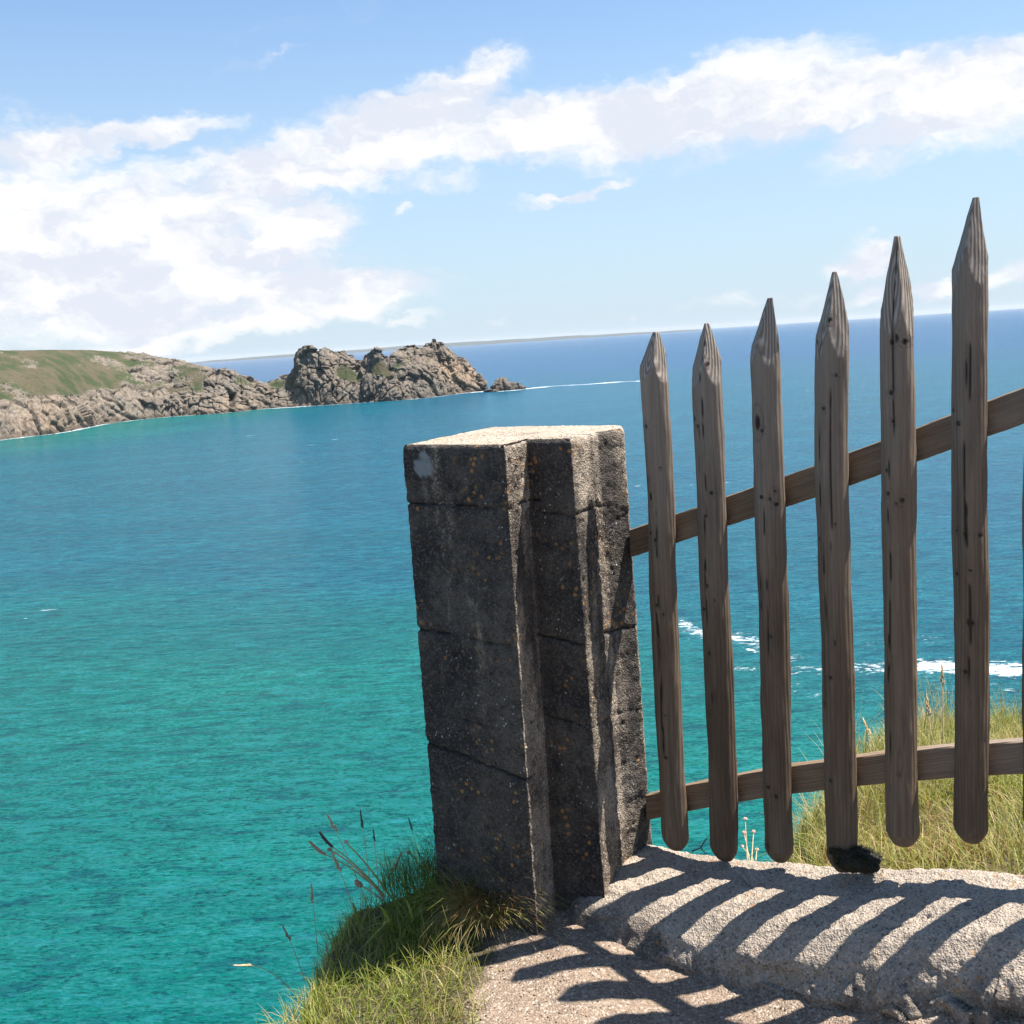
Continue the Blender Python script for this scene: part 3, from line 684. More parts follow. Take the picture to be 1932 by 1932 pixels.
# ---------------------------------------------------------------- gate
def wood_material(name, c1, c2, c3):
    m, t, b, out = mat_new(name)
    tc = t.new('ShaderNodeTexCoord').outputs['Object']
    oi = t.new('ShaderNodeObjectInfo').outputs['Random']
    cmb = t.new('ShaderNodeCombineXYZ'); t.l.new(t.math('MULTIPLY', oi, 9.0), cmb.inputs[2])
    p = t.vmath('ADD', tc, cmb.outputs[0])
    wob = t.noise(t.mapping(p, (5, 5, 1.1)), 1.0, 3, 0.5, 0, 1)
    q = t.vmath('ADD', tc, t.vmath('SCALE', t.vmath('SUBTRACT', wob, (.5, .5, .5)), 0.035))
    q = t.mapping(q, (1, 1, 0.02), (0.012, 0.02, 0))
    w = t.new('ShaderNodeTexWave', wave_type='RINGS', rings_direction='Z', wave_profile='SIN'); t.put(w.inputs['Vector'], q)
    w.inputs['Scale'].default_value = 42; w.inputs['Distortion'].default_value = 0.6
    ring = w.outputs['Fac']
    gr = t.noise(t.mapping(p, (95, 95, 4)), 1.0, 5, 0.65); gr2 = t.noise(t.mapping(p, (300, 300, 9)), 1.0, 4, 0.6); bl = t.noise(t.mapping(p, (9, 9, 2.2)), 1.0, 5, 0.6)
    col = t.mix(t.ramp(bl, 0.32, 0.68), c1, c2)
    col = t.mix(t.math('MULTIPLY', oi, .45), col, tuple(c * 1.5 for c in c2))
    col = t.mix(t.ramp(gr, 0.42, 0.72, 0, 0.38), col, c3)
    col = t.mix(t.ramp(ring, 0.35, 0.0, 0, 0.22), col, tuple(c * .5 for c in c3))
    col = t.mix(t.ramp(t.noise(t.mapping(p, (40, 40, 1.2)), 1.0, 3, .6), 0.62, 0.70, 0, 0.5), col, (0.03, 0.022, 0.016))
    sz = t.new('ShaderNodeSeparateXYZ'); t.l.new(tc, sz.inputs[0])
    col = t.mix(t.ramp(t.math('ADD', sz.outputs[2], t.math('MULTIPLY', bl, .5)), 0.85, 1.75, 0, .6), col, t.mix(gr, (0.36, 0.31, 0.26), (0.17, 0.135, 0.108)))  # paler towards the top: bleached wood plus lens veiling painted in
    col = t.mix(t.attr('tip'), col, t.mix(ring, (0.16, 0.125, 0.098), (0.36, 0.31, 0.26)))
    col = t.mix(t.attr('knot'), col, (0.02, 0.014, 0.010))
    col = t.mix(t.attr('split'), col, (0.012, 0.009, 0.007))
    t.put(b.inputs['Base Color'], col); b.inputs['Roughness'].default_value = 0.82; b.inputs['Specular IOR Level'].default_value = 0.3
    h = t.math('ADD', t.math('ADD', t.math('MULTIPLY', gr, 1.0), t.math('MULTIPLY', ring, 0.5)), t.math('MULTIPLY', gr2, 0.5))
    t.put(b.inputs['Normal'], t.bump(h, 0.9, 0.004))
    return m
WOOD = wood_material('weathered_picket_wood', (0.088, 0.056, 0.034), (0.155, 0.110, 0.073), (0.040, 0.025, 0.014))
RAILW = wood_material('weathered_rail_wood', (0.13, 0.083, 0.049), (0.20, 0.14, 0.09), (0.06, 0.036, 0.02))
mt = bpy.data.materials.new('rusty_screw'); mt.use_nodes = True
_t = NT(mt.node_tree); _b = _t.n['Principled BSDF']; _tc = _t.new('ShaderNodeTexCoord').outputs['Object']
_t.put(_b.inputs['Base Color'], _t.mix(_t.noise(_tc, 300, 3), (0.02, 0.016, 0.014), (0.07, 0.04, 0.025))); _b.inputs['Roughness'].default_value = .7; _b.inputs['Metallic'].default_value = .4

gate_org = NW([G0[0], G0[1], -1.75])
gate = bpy.data.objects.new('picket_gate', None); link(gate, None, gate_org)
tag(gate, 'weathered wooden picket gate with pointed pickets on two sloping rails, hung beside the concrete gatepost', 'gate')
gate.empty_display_size = .2
# photo measurements: centre x and y of tip, of the middle and of the foot, width in px at the middle, shoulder length (px), facet turn, lean of tip
PK = [  # (tip x, tip y, foot x, foot y, left edge x at y, right edge x at y, y ref, shoulder y)
    (1240, 626, 1281, 1603, 1224, 1272, 1000, 700, 0.20),
    (1332, 610, 1370, 1621, 1319, 1372, 1000, 700, 0.55),
    (1455, 562, 1475, 1624, 1425, 1481, 1000, 665, 0.95),
    (1574, 513, 1588, 1640, 1543, 1605, 1000, 640, 0.60),
    (1694, 445, 1704, 1593, 1666, 1732, 1000, 600, 0.10),
    (1845, 372, 1836, 1588, 1798, 1868, 1000, 500, 0.70),
    (1988, 300, 1962, 1575, 1932, 2004, 1000, 430, 0.3),
    (2150, 230, 2120, 1560, 2085, 2163, 1000, 350, 0.3),
    (2330, 160, 2300, 1545, 2255, 2340, 1000, 300, 0.8)]
RT = .030   # half thickness of a picket
TOPR = [(1197, 1023), (1290, 992), (1395, 958), (1510, 917), (1632, 873), (1765, 826)]
BOTR = [(1232, 1520), (1300, 1508), (1407, 1487), (1520, 1468), (1640, 1452), (1765, 1443)]
def gate_s(P): return (np.asarray(P)[..., :2] - G0) @ GU
def fit_rail(pts, off):
    q = np.array([on_gate(x, y, off) for x, y in pts]); s = gate_s(q); return np.polyfit(s, q[:, 2], 2)
RAIL_OFF = -.030
top_fit = fit_rail(TOPR, RAIL_OFF + .03); bot_fit = fit_rail(BOTR, RAIL_OFF + .03)

KN = 9
for i, (tx, ty, fx, fy, lx, rx, yr, shy, turn) in enumerate(PK):
    rs = np.random.RandomState(20 + i)
    off = RT
    L = on_gate(lx, yr, off); Rr = on_gate(rx, yr, off); half = np.linalg.norm((Rr - L)[:2]) / 2 * .94
    cs = gate_s((L + Rr) / 2)
    tipp = on_gate(tx, ty, off); foot = on_gate(fx, fy, off); sh = on_gate(tx, shy, off)
    ztip, zfoot = tipp[2], foot[2]; zsh = sh[2]
    nu = 56; zz = np.arange(zfoot, ztip, .0055); zz = np.append(zz, ztip); nv = len(zz)
    ph = np.linspace(0, 2 * np.pi, nu, endpoint=False)
    PH, Z = np.meshgrid(ph, zz, indexing='ij')
    # stadium-like section: half width `half` along the gate, flatter front and back
    ex = 2.0
    cx, sy_ = np.cos(PH), np.sin(PH)
    front = sy_ > 0
    ry = np.where(front, half * .88, half * .55)
    pw = 2.1
    rad = (np.abs(cx / half) ** pw + np.abs(sy_ / ry) ** pw) ** (-1 / pw)
    # wavering of the log along its length
    sv = np.interp(zz, [zfoot, ztip], [gate_s(foot), gate_s(tipp)])
    rad = rad * (1 + .06 * fbm(np.c_[(cx * .6).ravel(), (sy_ * .6).ravel(), (Z * 3.2).ravel()], 3, 200 + i).reshape(Z.shape))
    # pencil point cut with four flats
    k0 = (ztip - zsh) * 1.3
    tipr = .006
    fac = np.zeros_like(rad)
    for j in range(4):
        an = turn + j * np.pi / 2 + (.1 * rs.randn())
        cc = np.cos(PH - an); slope = (half * (.92 + .10 * rs.rand()) - tipr) / k0
        hk = (tipr + (ztip - Z) * slope) 
        rr = np.where(cc > .05, hk / np.maximum(cc, .05), 9)
        fac = np.where(rr < rad, 1.0, fac); rad = np.minimum(rad, rr)
    # bluntly chamfered foot
    zf = Z - zfoot; ch = (.034 + .012 * np.cos(PH * 2 + i)) ; hb = half * .62 + zf * (half * .42 / ch)
    ch = .048
    rad = rad * np.where(zf < ch, 1 - .52 * (1 - np.clip(zf / ch, 0, 1)) ** 1.7, 1)
    X = cx * rad; Y = sy_ * rad
    # local to near units
    lean = (gate_s(tipp) - cs) * np.clip((Z - zsh) / k0, 0, 1) 
    wav = .010 * fbm(np.c_[np.zeros(Z.size), np.zeros(Z.size) + i * 3.3, Z.ravel() * 2.0], 2, 300 + i).reshape(Z.shape)
    cen_s = np.interp(Z, [zfoot, zsh], [gate_s(foot), cs])
    # vertical picket: centre measured at three heights, hardly any lean
    cen_s = cs + (cen_s - cs) * .5 + lean + wav
    rnd_ = np.c_[X.ravel(), Y.ravel(), Z.ravel()]
    dmp = .0024 * fbm(rnd_ * np.array([60, 60, 5]), 3, 400 + i) + .0034 * fbm(rnd_ * np.array([22, 22, 9]), 3, 430 + i)
    rr2 = (1 + dmp.reshape(Z.shape) / rad)
    X = X * rr2; Y = Y * rr2
    s_ = cen_s + X; o_ = off * .95 + Y
    wx = G0[0] + GU[0] * s_ + GN[0] * o_; wy = G0[1] + GU[1] * s_ + GN[1] * o_
    Pn = np.stack([wx, wy, Z], -1).reshape(-1, 3)
    # knots and drying splits
    knot = np.zeros(len(Pn)); split = np.zeros(len(Pn)); flat = np.c_[X.ravel(), Z.ravel()]; frontm = (Y.ravel() > -.005)
    for kk in range(KN):
        kx = rs.uniform(-.75, .75) * half; kz = rs.uniform(zfoot + .05, ztip - k0 * .4); kr = rs.uniform(.004, .0085)
        if kk == 0 and i == 2: kx, kz, kr = -.012, on_gate(1441, 795, off)[2], .012
        dd = np.hypot((flat[:, 0] - kx), (flat[:, 1] - kz) / (1.2 if kk else 2.6))
        knot = np.maximum(knot, frontm * sstep(kr, kr * .55, dd)); knot = np.maximum(knot, .35 * frontm * sstep(kr * .2, 0, np.abs(dd - kr * 1.9)))
    for kk in range(3):
        sx = rs.uniform(-.5, .5) * half; z0 = rs.uniform(zfoot, ztip - .5); z1 = z0 + rs.uniform(.35, .9)
        line = sx + .006 * fbm(np.c_[flat[:, 1] * 7, np.zeros(len(flat)) + kk, np.zeros(len(flat))], 3, 500 + i)
        m_ = sstep(z0, z0 + .05, flat[:, 1]) * sstep(z1, z1 - .05, flat[:, 1])
        split = np.maximum(split, frontm * m_ * sstep(.0018, .0005, np.abs(flat[:, 0] - line)))
    Pn[:, :2] -= GN[None] * (knot * .0035 + split * .004)[:, None]
    F = grid_faces(nu, nv, True)
    cb = np.array([[G0[0] + GU[0] * cen_s[0, 0] + GN[0] * off, G0[1] + GU[1] * cen_s[0, 0] + GN[1] * off, zfoot + .001]])
    ct = np.array([[G0[0] + GU[0] * cen_s[0, -1] + GN[0] * off, G0[1] + GU[1] * cen_s[0, -1] + GN[1] * off, ztip + .001]])
    Pn2 = np.concatenate([Pn, cb, ct]); nb = nu * nv
    faces = [tuple(f) for f in F] + [(nb, ((k + 1) % nu) * nv, k * nv) for k in range(nu)] + [(nb + 1, k * nv + nv - 1, ((k + 1) % nu) * nv + nv - 1) for k in range(nu)]
    oo = NW([G0[0] + GU[0] * cs + GN[0] * off, G0[1] + GU[1] * cs + GN[1] * off, zfoot])
    z2 = [0.0, 0.0]
    po = mesh('picket', NW(Pn2), faces, WOOD, origin=tuple(oo), parent=gate, porigin=gate_org,
              attrs={'knot': np.append(knot, z2), 'split': np.append(split, z2), 'tip': np.append(fac.ravel() * .85, z2)})
    # screws where the picket crosses the rails
    for ft in (top_fit, bot_fit):
        zc = np.polyval(ft, cs)
        for dz, dx in (((.022, .0), (-.026, -.004)) if ft is top_fit and i in (3, 4) else ((.004 + .02 * rs.randn() * .5, .01 * rs.randn()),)):
            cpos = np.array([G0[0] + GU[0] * (cs + dx) + GN[0] * (off * .95 + half * .86 - .0005), G0[1] + GU[1] * (cs + dx) + GN[1] * (off * .95 + half * .86 - .0005), zc + dz])
            v = []; q = 14
            for rr_, dpt in ((.0001, .0), (.0052, .0), (.0066, .0016), (.0066, -.006)):
                for a in range(q):
                    an = 2 * np.pi * a / q
                    v.append([cpos[0] + GU[0] * rr_ * np.cos(an) + GN[0] * dpt, cpos[1] + GU[1] * rr_ * np.cos(an) + GN[1] * dpt, cpos[2] + rr_ * np.sin(an)])
            v = np.array(v).reshape(4, q, 3).transpose(1, 0, 2).reshape(-1, 3)
            mesh('screw', NW(v), grid_faces(q, 4, True), mt, origin=tuple(NW(cpos)), parent=po, porigin=oo)
def build_rail(fit, hh, s0, s1, seed):
    ns = 420; ss = np.linspace(s0, s1, ns); th = .045
    sec = []
    q = .006
    for (o, h) in ((0, -1), (0, 1), (1, 1), (1, -1)): sec.append((o, h))
    prof = []
    corners = [(-th, -hh), (-th, hh), (0, hh), (0, -hh)]
    for a in range(4):
        p = np.array(corners[a]); n_ = np.array(corners[(a + 1) % 4]); pr = np.array(corners[a - 1])
        d1 = (p - pr) / np.linalg.norm(p - pr); d2 = (n_ - p) / np.linalg.norm(n_ - p)
        prof += [p - d1 * q, p - d1 * q * .3 + d2 * q * .3, p + d2 * q]
        L_ = n_ - p
        for k in np.linspace(0, 1, 9)[1:-1]: prof.append(p + d2 * q + (L_ - 2 * d2 * q) * k)
    prof = np.array(prof); nu = len(prof)
    V = np.zeros((nu, ns, 3))
    for j in range(nu):
        o, h = prof[j]
        V[j, :, 0] = G0[0] + GU[0] * ss + GN[0] * (RAIL_OFF * .0 + o)
        V[j, :, 1] = G0[1] + GU[1] * ss + GN[1] * (RAIL_OFF * .0 + o)
        V[j, :, 2] = np.polyval(fit, ss) + h * (1 + 0 * ss)
    P = V.reshape(-1, 3)
    P[:, 2] += .004 * fbm(P * np.array([4, 4, 2]), 3, seed) + .0014 * fbm(P * 40, 2, seed + 1)
    P[:, :2] += GN[None] * (.0025 * fbm(P * np.array([6, 6, 30]), 3, seed + 2))[:, None] * (P[:, :1] * 0 + 1)
    P[:, :2] -= GN[None] * .004
    z = np.zeros(len(P))
    oo = NW([G0[0] + GU[0] * s0, G0[1] + GU[1] * s0, np.polyval(fit, s0)])
    faces = [tuple(f) for f in grid_faces(nu, ns, True)] + [tuple(k * ns for k in range(nu)), tuple(k * ns + ns - 1 for k in reversed(range(nu)))]
    # the grain runs along the rail: turn the object's own axes
    o = mesh('rail', NW(P), faces, RAILW, origin=(0, 0, 0), attrs={'knot': z, 'split': z, 'tip': z})
    ang = math.atan2(GU[1], GU[0]); sl = math.atan(np.polyval(np.polyder(fit), .5))
    ax = Vector((GU[0] * math.cos(sl), GU[1] * math.cos(sl), math.sin(sl)))
    Rm = ax.to_track_quat('Z', 'Y').to_matrix().to_4x4(); T = Matrix.Translation(Vector(oo)) @ Rm
    o.data.transform(T.inverted())
    o.parent = gate; o.matrix_local = Matrix.Translation(-Vector(gate_org)) @ T
    return o
build_rail(top_fit, .050, -.165, 2.0, 610)
build_rail(bot_fit, .050, -.150, 2.0, 620)

# ================================================================== PLANTS
def grass_material(name):
    m = bpy.data.materials.new(name); m.use_nodes = True; t = NT(m.node_tree); t.n.clear()
    out = t.new('ShaderNodeOutputMaterial'); c = t.attr('col', 'Color')
    d = t.new('ShaderNodeBsdfPrincipled'); t.put(d.inputs['Base Color'], c); d.inputs['Roughness'].default_value = .55; d.inputs['Specular IOR Level'].default_value = .35
    tr = t.new('ShaderNodeBsdfTranslucent'); t.put(tr.inputs[0], t.mix(1.0, c, (1.0, 1.0, .6), 'MULTIPLY'))
    mx = t.new('ShaderNodeMixShader'); mx.inputs[0].default_value = .38
    t.l.new(d.outputs[0], mx.inputs[1]); t.l.new(tr.outputs[0], mx.inputs[2]); t.l.new(mx.outputs[0], out.inputs[0])
    return m
GRASSM = grass_material('grass_blades')
PAL = np.array([(0.11, 0.17, 0.02), (0.18, 0.23, 0.03), (0.25, 0.28, 0.045), (0.34, 0.31, 0.09), (0.42, 0.33, 0.15), (0.32, 0.17, 0.06), (0.06, 0.10, 0.02)])
def blades(root, length, width, lean_dir, lean, pal_idx, seed, segs=5, curl=1.0):
    """root (n,3) near units; returns verts, faces, colours"""
    n = len(root); rs = np.random.RandomState(seed)
    k = np.linspace(0, 1, segs + 1)
    side_a = rs.uniform(0, 2 * np.pi, n); side = np.stack([np.cos(side_a), np.sin(side_a), np.zeros(n)], 1)
    side = side - lean_dir * (side * lean_dir).sum(1, keepdims=True) * .8; side /= np.linalg.norm(side, axis=1, keepdims=True) + 1e-9
    V = np.zeros((n, segs + 1, 2, 3))
    for j, kk in enumerate(k):
        ang = lean * (kk ** curl)
        c = root + lean_dir * (length * kk * np.sin(ang))[:, None] + np.array([0, 0, 1]) * (length * kk * np.cos(ang))[:, None]
        wv = (width * (1 - kk) ** .6 * .5 + .0002)[:, None] * side
        V[:, j, 0] = c - wv; V[:, j, 1] = c + wv
    V = V.reshape(-1, 3)
    b = np.arange(n)[:, None] * (segs + 1) * 2 + np.arange(segs)[None, :] * 2; b = b.ravel()
    F = np.stack([b, b + 1, b + 3, b + 2], 1)
    col = PAL[pal_idx] * 1.0 * rs.uniform(.75, 1.25, (n, 1)); col = np.repeat(col, (segs + 1) * 2, 0)
    return V, F, col
def scatter_grass(name, n, box, keep, lenr, label, seed, mix, leanr=(.1, 1.0), wr=(.0018, .004), density=None):
    rs = np.random.RandomState(seed)
    P = np.stack([rs.uniform(box[0], box[1], n * 4), rs.uniform(box[2], box[3], n * 4)], 1)
    k = keep(P); P = P[rs.rand(len(P)) < k][:n]
    z = ground_z(P, True) - .01; n = len(P)
    cl = fbm(np.c_[P * 7, np.zeros(n)], 3, seed + 1)
    L = (lenr[0] + (lenr[1] - lenr[0]) * rs.rand(n) ** 1.6) * (1 + .5 * cl)
    a = rs.uniform(0, 2 * np.pi, n) * .5 + 3 * fbm(np.c_[P * 2.2, np.zeros(n)], 2, seed + 2) + rs.choice([0, np.pi], n, p=[.7, .3])
    ld = np.stack([np.cos(a), np.sin(a), np.zeros(n)], 1)
    u = np.clip(rs.rand(n) * .9 + .35 * fbm(np.c_[P * 3.5, np.zeros(n)], 3, seed + 3), 0, .999)
    cum = np.cumsum(mix) / np.sum(mix); idx = np.searchsorted(cum, u)
    V, F, c = blades(np.c_[P, z], L, rs.uniform(wr[0], wr[1], n), ld, rs.uniform(leanr[0], leanr[1], n), np.minimum(idx, len(PAL) - 1), seed)
    o = mesh(name, NW(V), F, GRASSM, cols={'col': c}, smooth=False)
    return tag(o, label, kind='stuff')
post_poly = np.array(PLAN)
def in_post(P, grow=.02):
    x, y = P[:, 0], P[:, 1]
    mn = post_poly.min(0) - grow; mx = post_poly.max(0) + grow
    ins = np.zeros(len(P), bool); n = len(post_poly)
    for i in range(n):
        a, b = post_poly[i], post_poly[(i + 1) % n]
        c = ((a[1] > y) != (b[1] > y)) & (x < (b[0] - a[0]) * (y - a[1]) / (b[1] - a[1] + 1e-12) + a[0]); ins ^= c
    return ins
def keep_left(P):
    dd = inside_edge(P)
    n = fbm(np.c_[P * 4, np.zeros(len(P))], 3, 700)
    k = sstep(-.16, -.36, P[:, 0] + .12 * n) * (P[:, 1] < 4.0)
    k = np.maximum(k, (P[:, 0] < .3) * (P[:, 1] > 4.0) * .7)
    return k * (dd > -.10) * ~in_post(P) * (.35 + .65 * sstep(-.1, .2, n))
scatter_grass('grass', 17000, (-1.2, .3, 2.3, 4.7), keep_left, (.035, .13), 'short green and straw grass on the cliff edge left of the gatepost', 710, (.8, 2.5, 5, 5, 3, .4, .3), (.1, 1.2), (.0018, .0045))
def keep_back(P):
    dd = inside_edge(P); gs = gateside(P)
    n = fbm(np.c_[P * 3, np.zeros(len(P))], 3, 720)
    return (dd > -.15) * sstep(.09, .13, gs) * ~in_post(P) * (.5 + .5 * sstep(-.2, .2, n)) * (P[:, 0] > .42) * np.where(P[:, 0] < .9, .3, 1.0)
scatter_grass('grass', 52000, (.4, 3.6, 2.2, 7.0), keep_back, (.05, .20), 'long green and straw coloured grass on the cliff edge behind the gate', 730, (.6, 1.6, 2.6, 5, 5, 2.2, .5), (.2, 1.25), (.002, .0042))

scatter_grass('grass', 1400, (1.2, 3.4, 3.8, 6.6), lambda P: (inside_edge(P) > -.05) * (inside_edge(P) < .5) * sstep(.25, .6, gateside(P)) * (fbm(np.c_[P * 3, np.zeros(len(P))], 2, 745) > .02), (.20, .42), 'tall dry straw grass along the cliff edge behind the gate', 740, (0, .3, .6, 5, 6, 2, 0), (.05, .8), (.0018, .0035))
# loose stones on the path
def build_gravel():
    rs = np.random.RandomState(5); n = 9000
    P = np.stack([rs.uniform(-.5, 1.4, n), rs.uniform(1.9, 3.95, n)], 1)
    P = P[(gateside(P) < -.43) & (P[:, 0] > -.30 + .1 * rs.randn(n)) & ~in_post(P)]; n = len(P)
    z = ground_z(P) + .001
    base = np.array([(1, 0, 0), (-1, 0, 0), (0, 1, 0), (0, -1, 0), (0, 0, 1), (0, 0, -1)], float)
    f = np.array([(0, 2, 4), (2, 1, 4), (1, 3, 4), (3, 0, 4), (2, 0, 5), (1, 2, 5), (3, 1, 5), (0, 3, 5)])
    r = .0018 + .0042 * rs.rand(n) ** 3
    V = base[None] * (r[:, None] * rs.uniform(.6, 1.2, (n, 3)))[:, None, :] + rs.randn(n, 6, 3) * (r * .18)[:, None, None]
    an = rs.uniform(0, 6.28, n); ca, sa = np.cos(an)[:, None], np.sin(an)[:, None]
    V = np.stack([V[..., 0] * ca - V[..., 1] * sa, V[..., 0] * sa + V[..., 1] * ca, V[..., 2]], -1) + np.c_[P, z][:, None, :]
    F = (f[None] + np.arange(n)[:, None, None] * 6).reshape(-1, 3)
    pal = np.array([(.29, .21, .145), (.20, .14, .09), (.30, .235, .17), (.12, .08, .05), (.32, .24, .16)])
    c = np.repeat(pal[rs.randint(0, 5, n)] * rs.uniform(.8, 1.15, (n, 1)), 6, 0)
    m, t, b, out = mat_new('grit_stones'); t.put(b.inputs['Base Color'], t.attr('col', 'Color')); b.inputs['Roughness'].default_value = .85
    o = mesh('gravel', NW(V.reshape(-1, 3)), F, m, cols={'col': c}, smooth=False); tag(o, 'loose pale grit on the path', kind='stuff')
build_gravel()

# ---- single plants
def tube(pts, rad, q=6):
    pts = np.array(pts); rad = np.array(rad); n = len(pts)
    tg = np.gradient(pts, axis=0); tg /= np.linalg.norm(tg, axis=1, keepdims=True) + 1e-9
    ref = np.array([.31, .9, .2]); a = np.cross(tg, ref); a /= np.linalg.norm(a, axis=1, keepdims=True); b = np.cross(tg, a)
    an = np.linspace(0, 2 * np.pi, q, endpoint=False)
    V = pts[None] + rad[None, :, None] * (np.cos(an)[:, None, None] * a[None] + np.sin(an)[:, None, None] * b[None])
    return V.reshape(-1, 3), grid_faces(q, n, True)
def bez(p0, p1, p2, n=14):
    k = np.linspace(0, 1, n)[:, None]; return (1 - k) ** 2 * p0 + 2 * k * (1 - k) * p1 + k * k * p2
def col_mat(name, c1, c2, sc=200, rough=.7):
    m, t, b, out = mat_new(name); tc = t.new('ShaderNodeTexCoord').outputs['Object']
    t.put(b.inputs['Base Color'], t.mix(t.ramp(t.noise(tc, sc, 4), .35, .65), c1, c2)); b.inputs['Roughness'].default_value = rough; return m
M_STEM = col_mat('stalk_green', (0.27, 0.30, 0.09), (0.42, 0.40, 0.16), 60)
M_STRAW = col_mat('stalk_straw', (0.42, 0.30, 0.15), (0.55, 0.42, 0.25), 60)
M_DARK = col_mat('dark_seed_head', (0.035, 0.022, 0.015), (0.10, 0.06, 0.04))
M_BROWN = col_mat('brown_seed_head', (0.28, 0.16, 0.09), (0.46, 0.30, 0.19))
M_PINK = col_mat('dry_flower', (0.42, 0.26, 0.19), (0.62, 0.46, 0.36))
def ground_at(px, py):            # a photo point on the ground sheet
    d = ray(px, py)
    Ds = np.linspace(2.2, 7.5, 1500); p = d[None] * Ds[:, None]
    hit = np.where(p[:, 2] < ground_z(p[:, :2], False))[0]
    if len(hit): return p[hit[0]]
    return d * 4.0
def stalk(name, base_px, tip_px, D_tip_add, head, label, cat, group, stem_m, head_m, sag=.25, r=.0022):
    r = r * 1.45
    b = ground_at(*base_px); D = b[1] + D_tip_add; tp_ = at_depth(*tip_px, D)
    mid = b + (tp_ - b) * .5 + np.array([0, 0, .0]) + (np.array([0, 0, 1.0]) * sag * np.linalg.norm(tp_ - b))
    pts = bez(b, mid, tp_, 18)
    org = NW(b); root = bpy.data.objects.new(name, None); link(root, None, org); root.empty_display_size = .05
    tag(root, label, cat, group)
    V, F = tube(pts, np.linspace(r, r * .6, 18)); mesh('stem', NW(V), F, stem_m, origin=tuple(org), parent=root, porigin=org)
    dirv = pts[-1] - pts[-2]; dirv /= np.linalg.norm(dirv); hb = pts[-1]
    kind, hl, hr = head
    rs = np.random.RandomState(int(tip_px[0] * 7 + tip_px[1]))
    if kind == 'spike':            # plantain head: curved knobbly cylinder
        bend = np.array([rs.uniform(-.3, .0), 0, .45]) * hl
        ps = bez(hb, hb + dirv * hl * .5, hb + dirv * hl * .8 + bend, 40)
        k = np.linspace(0, 1, 40); rd = hr * np.clip(np.sin(np.pi * (k * .9 + .06)) ** .35, .05, 1) * (1 + .22 * np.sin(k * 60))
        V, F = tube(ps, rd, 12)
        V = V + .25 * hr * np.stack([fbm(V * 260, 2, 1), fbm(V * 260, 2, 2), fbm(V * 260, 2, 3)], 1)
        mesh('seed_head', NW(V), F, head_m, origin=tuple(NW(hb)), parent=root, porigin=org)
    elif kind == 'panicle':        # grass head: many small spikelets
        Vs, Fs, off = [], [], 0
        for j in range(26):
            kk = j / 26.0; c = hb + dirv * hl * (kk - .1); a = rs.uniform(0, 6.28)
            sd_ = np.array([math.cos(a), math.sin(a), .3]) * hr * (1.1 - kk) ; e = c + dirv * hl * .16 + sd_
            v, f = tube(bez(c, c + sd_ * .8, e, 5), np.array([.2, .9, 1, .7, .1]) * hr * .34, 5)
            Vs.append(v); Fs.append(f + off); off += len(v)
        mesh('seed_head', NW(np.concatenate(Vs)), np.concatenate(Fs), head_m, origin=tuple(NW(hb)), parent=root, porigin=org)
    else:                          # small round dry flower
        Vs, Fs, off = [], [], 0
        for j in range(34):
            a = rs.uniform(0, 6.28); e = rs.uniform(-.2, 1.4); dv_ = np.array([math.cos(a) * math.cos(e), math.sin(a) * math.cos(e), math.sin(e)])
            v, f = tube(bez(hb, hb + dv_ * hr * .6 + [0, 0, hr * .2], hb + dv_ * hr, 5), np.array([.12, .3, .32, .24, .05]) * hr, 5)
            Vs.append(v); Fs.append(f + off); off += len(v)
        mesh('flower_head', NW(np.concatenate(Vs)), np.concatenate(Fs), head_m, origin=tuple(NW(hb)), parent=root, porigin=org)
G1 = 'plantain stalks on the cliff edge'; G2 = 'seeding grass stems on the cliff edge'; G3 = 'dry flower stems behind the gate'
stalk('plantain_stalk', (725, 1690), (614, 1612), .0, ('spike', .068, .0065), 'plantain stalk with a long curved brown head, leaning farthest left of all', 'plant', G1, M_STEM, M_BROWN, .12)
stalk('plantain_stalk', (728, 1692), (628, 1598), .05, ('spike', .066, .0062), 'plantain stalk with a long black head, just right of the curved brown one', 'plant', G1, M_STEM, M_DARK, .10)
stalk('plantain_stalk', (724, 1694), (622, 1604), -.03, ('round', .01, .011), 'pale stalk with a small blunt brown head directly below the black plantain head', 'plant', G1, M_STRAW, M_BROWN, .16, .003)
stalk('plantain_stalk', (735, 1690), (653, 1590), .0, ('round', .01, .010), 'pale green stalk with a small tan head, right of the black plantain head', 'plant', G1, M_STEM, M_PINK, .10, .003)
stalk('plantain_stalk', (722, 1700), (683, 1672), -.02, ('spike', .028, .010), 'short stalk with a plump brown head low in the tuft', 'plant', G1, M_STRAW, M_BROWN, .08)
stalk('plantain_stalk', (868, 1710), (906, 1628), -.02, ('panicle', .05, .010), 'pale arching stalk in front of the dark foot of the gatepost', 'plant', G1, M_STRAW, M_BROWN, -.08, .003)
stalk('seeding_grass', (690, 1700), (632, 1566), .05, ('panicle', .07, .009), 'tallest straw grass stem with a feathery head, above the plantain heads', 'grass stem', G2, M_STRAW, M_STRAW, .1, .0013)
stalk('seeding_grass', (700, 1680), (684, 1560), .15, ('panicle', .07, .006), 'thin dark grass stem topped by a narrow head standing against the sea', 'grass stem', G2, M_STRAW, M_DARK, .04, .0012)
stalk('seeding_grass', (715, 1680), (706, 1585), .15, ('panicle', .05, .006), 'thin dark grass stem just right of the tallest dark one', 'grass stem', G2, M_STRAW, M_DARK, .04, .0012)
stalk('seeding_grass', (725, 1690), (744, 1640), .0, ('panicle', .075, .009), 'brown feathery grass head leaning right in front of the shaded bank', 'grass stem', G2, M_STRAW, M_BROWN, .05, .0014)
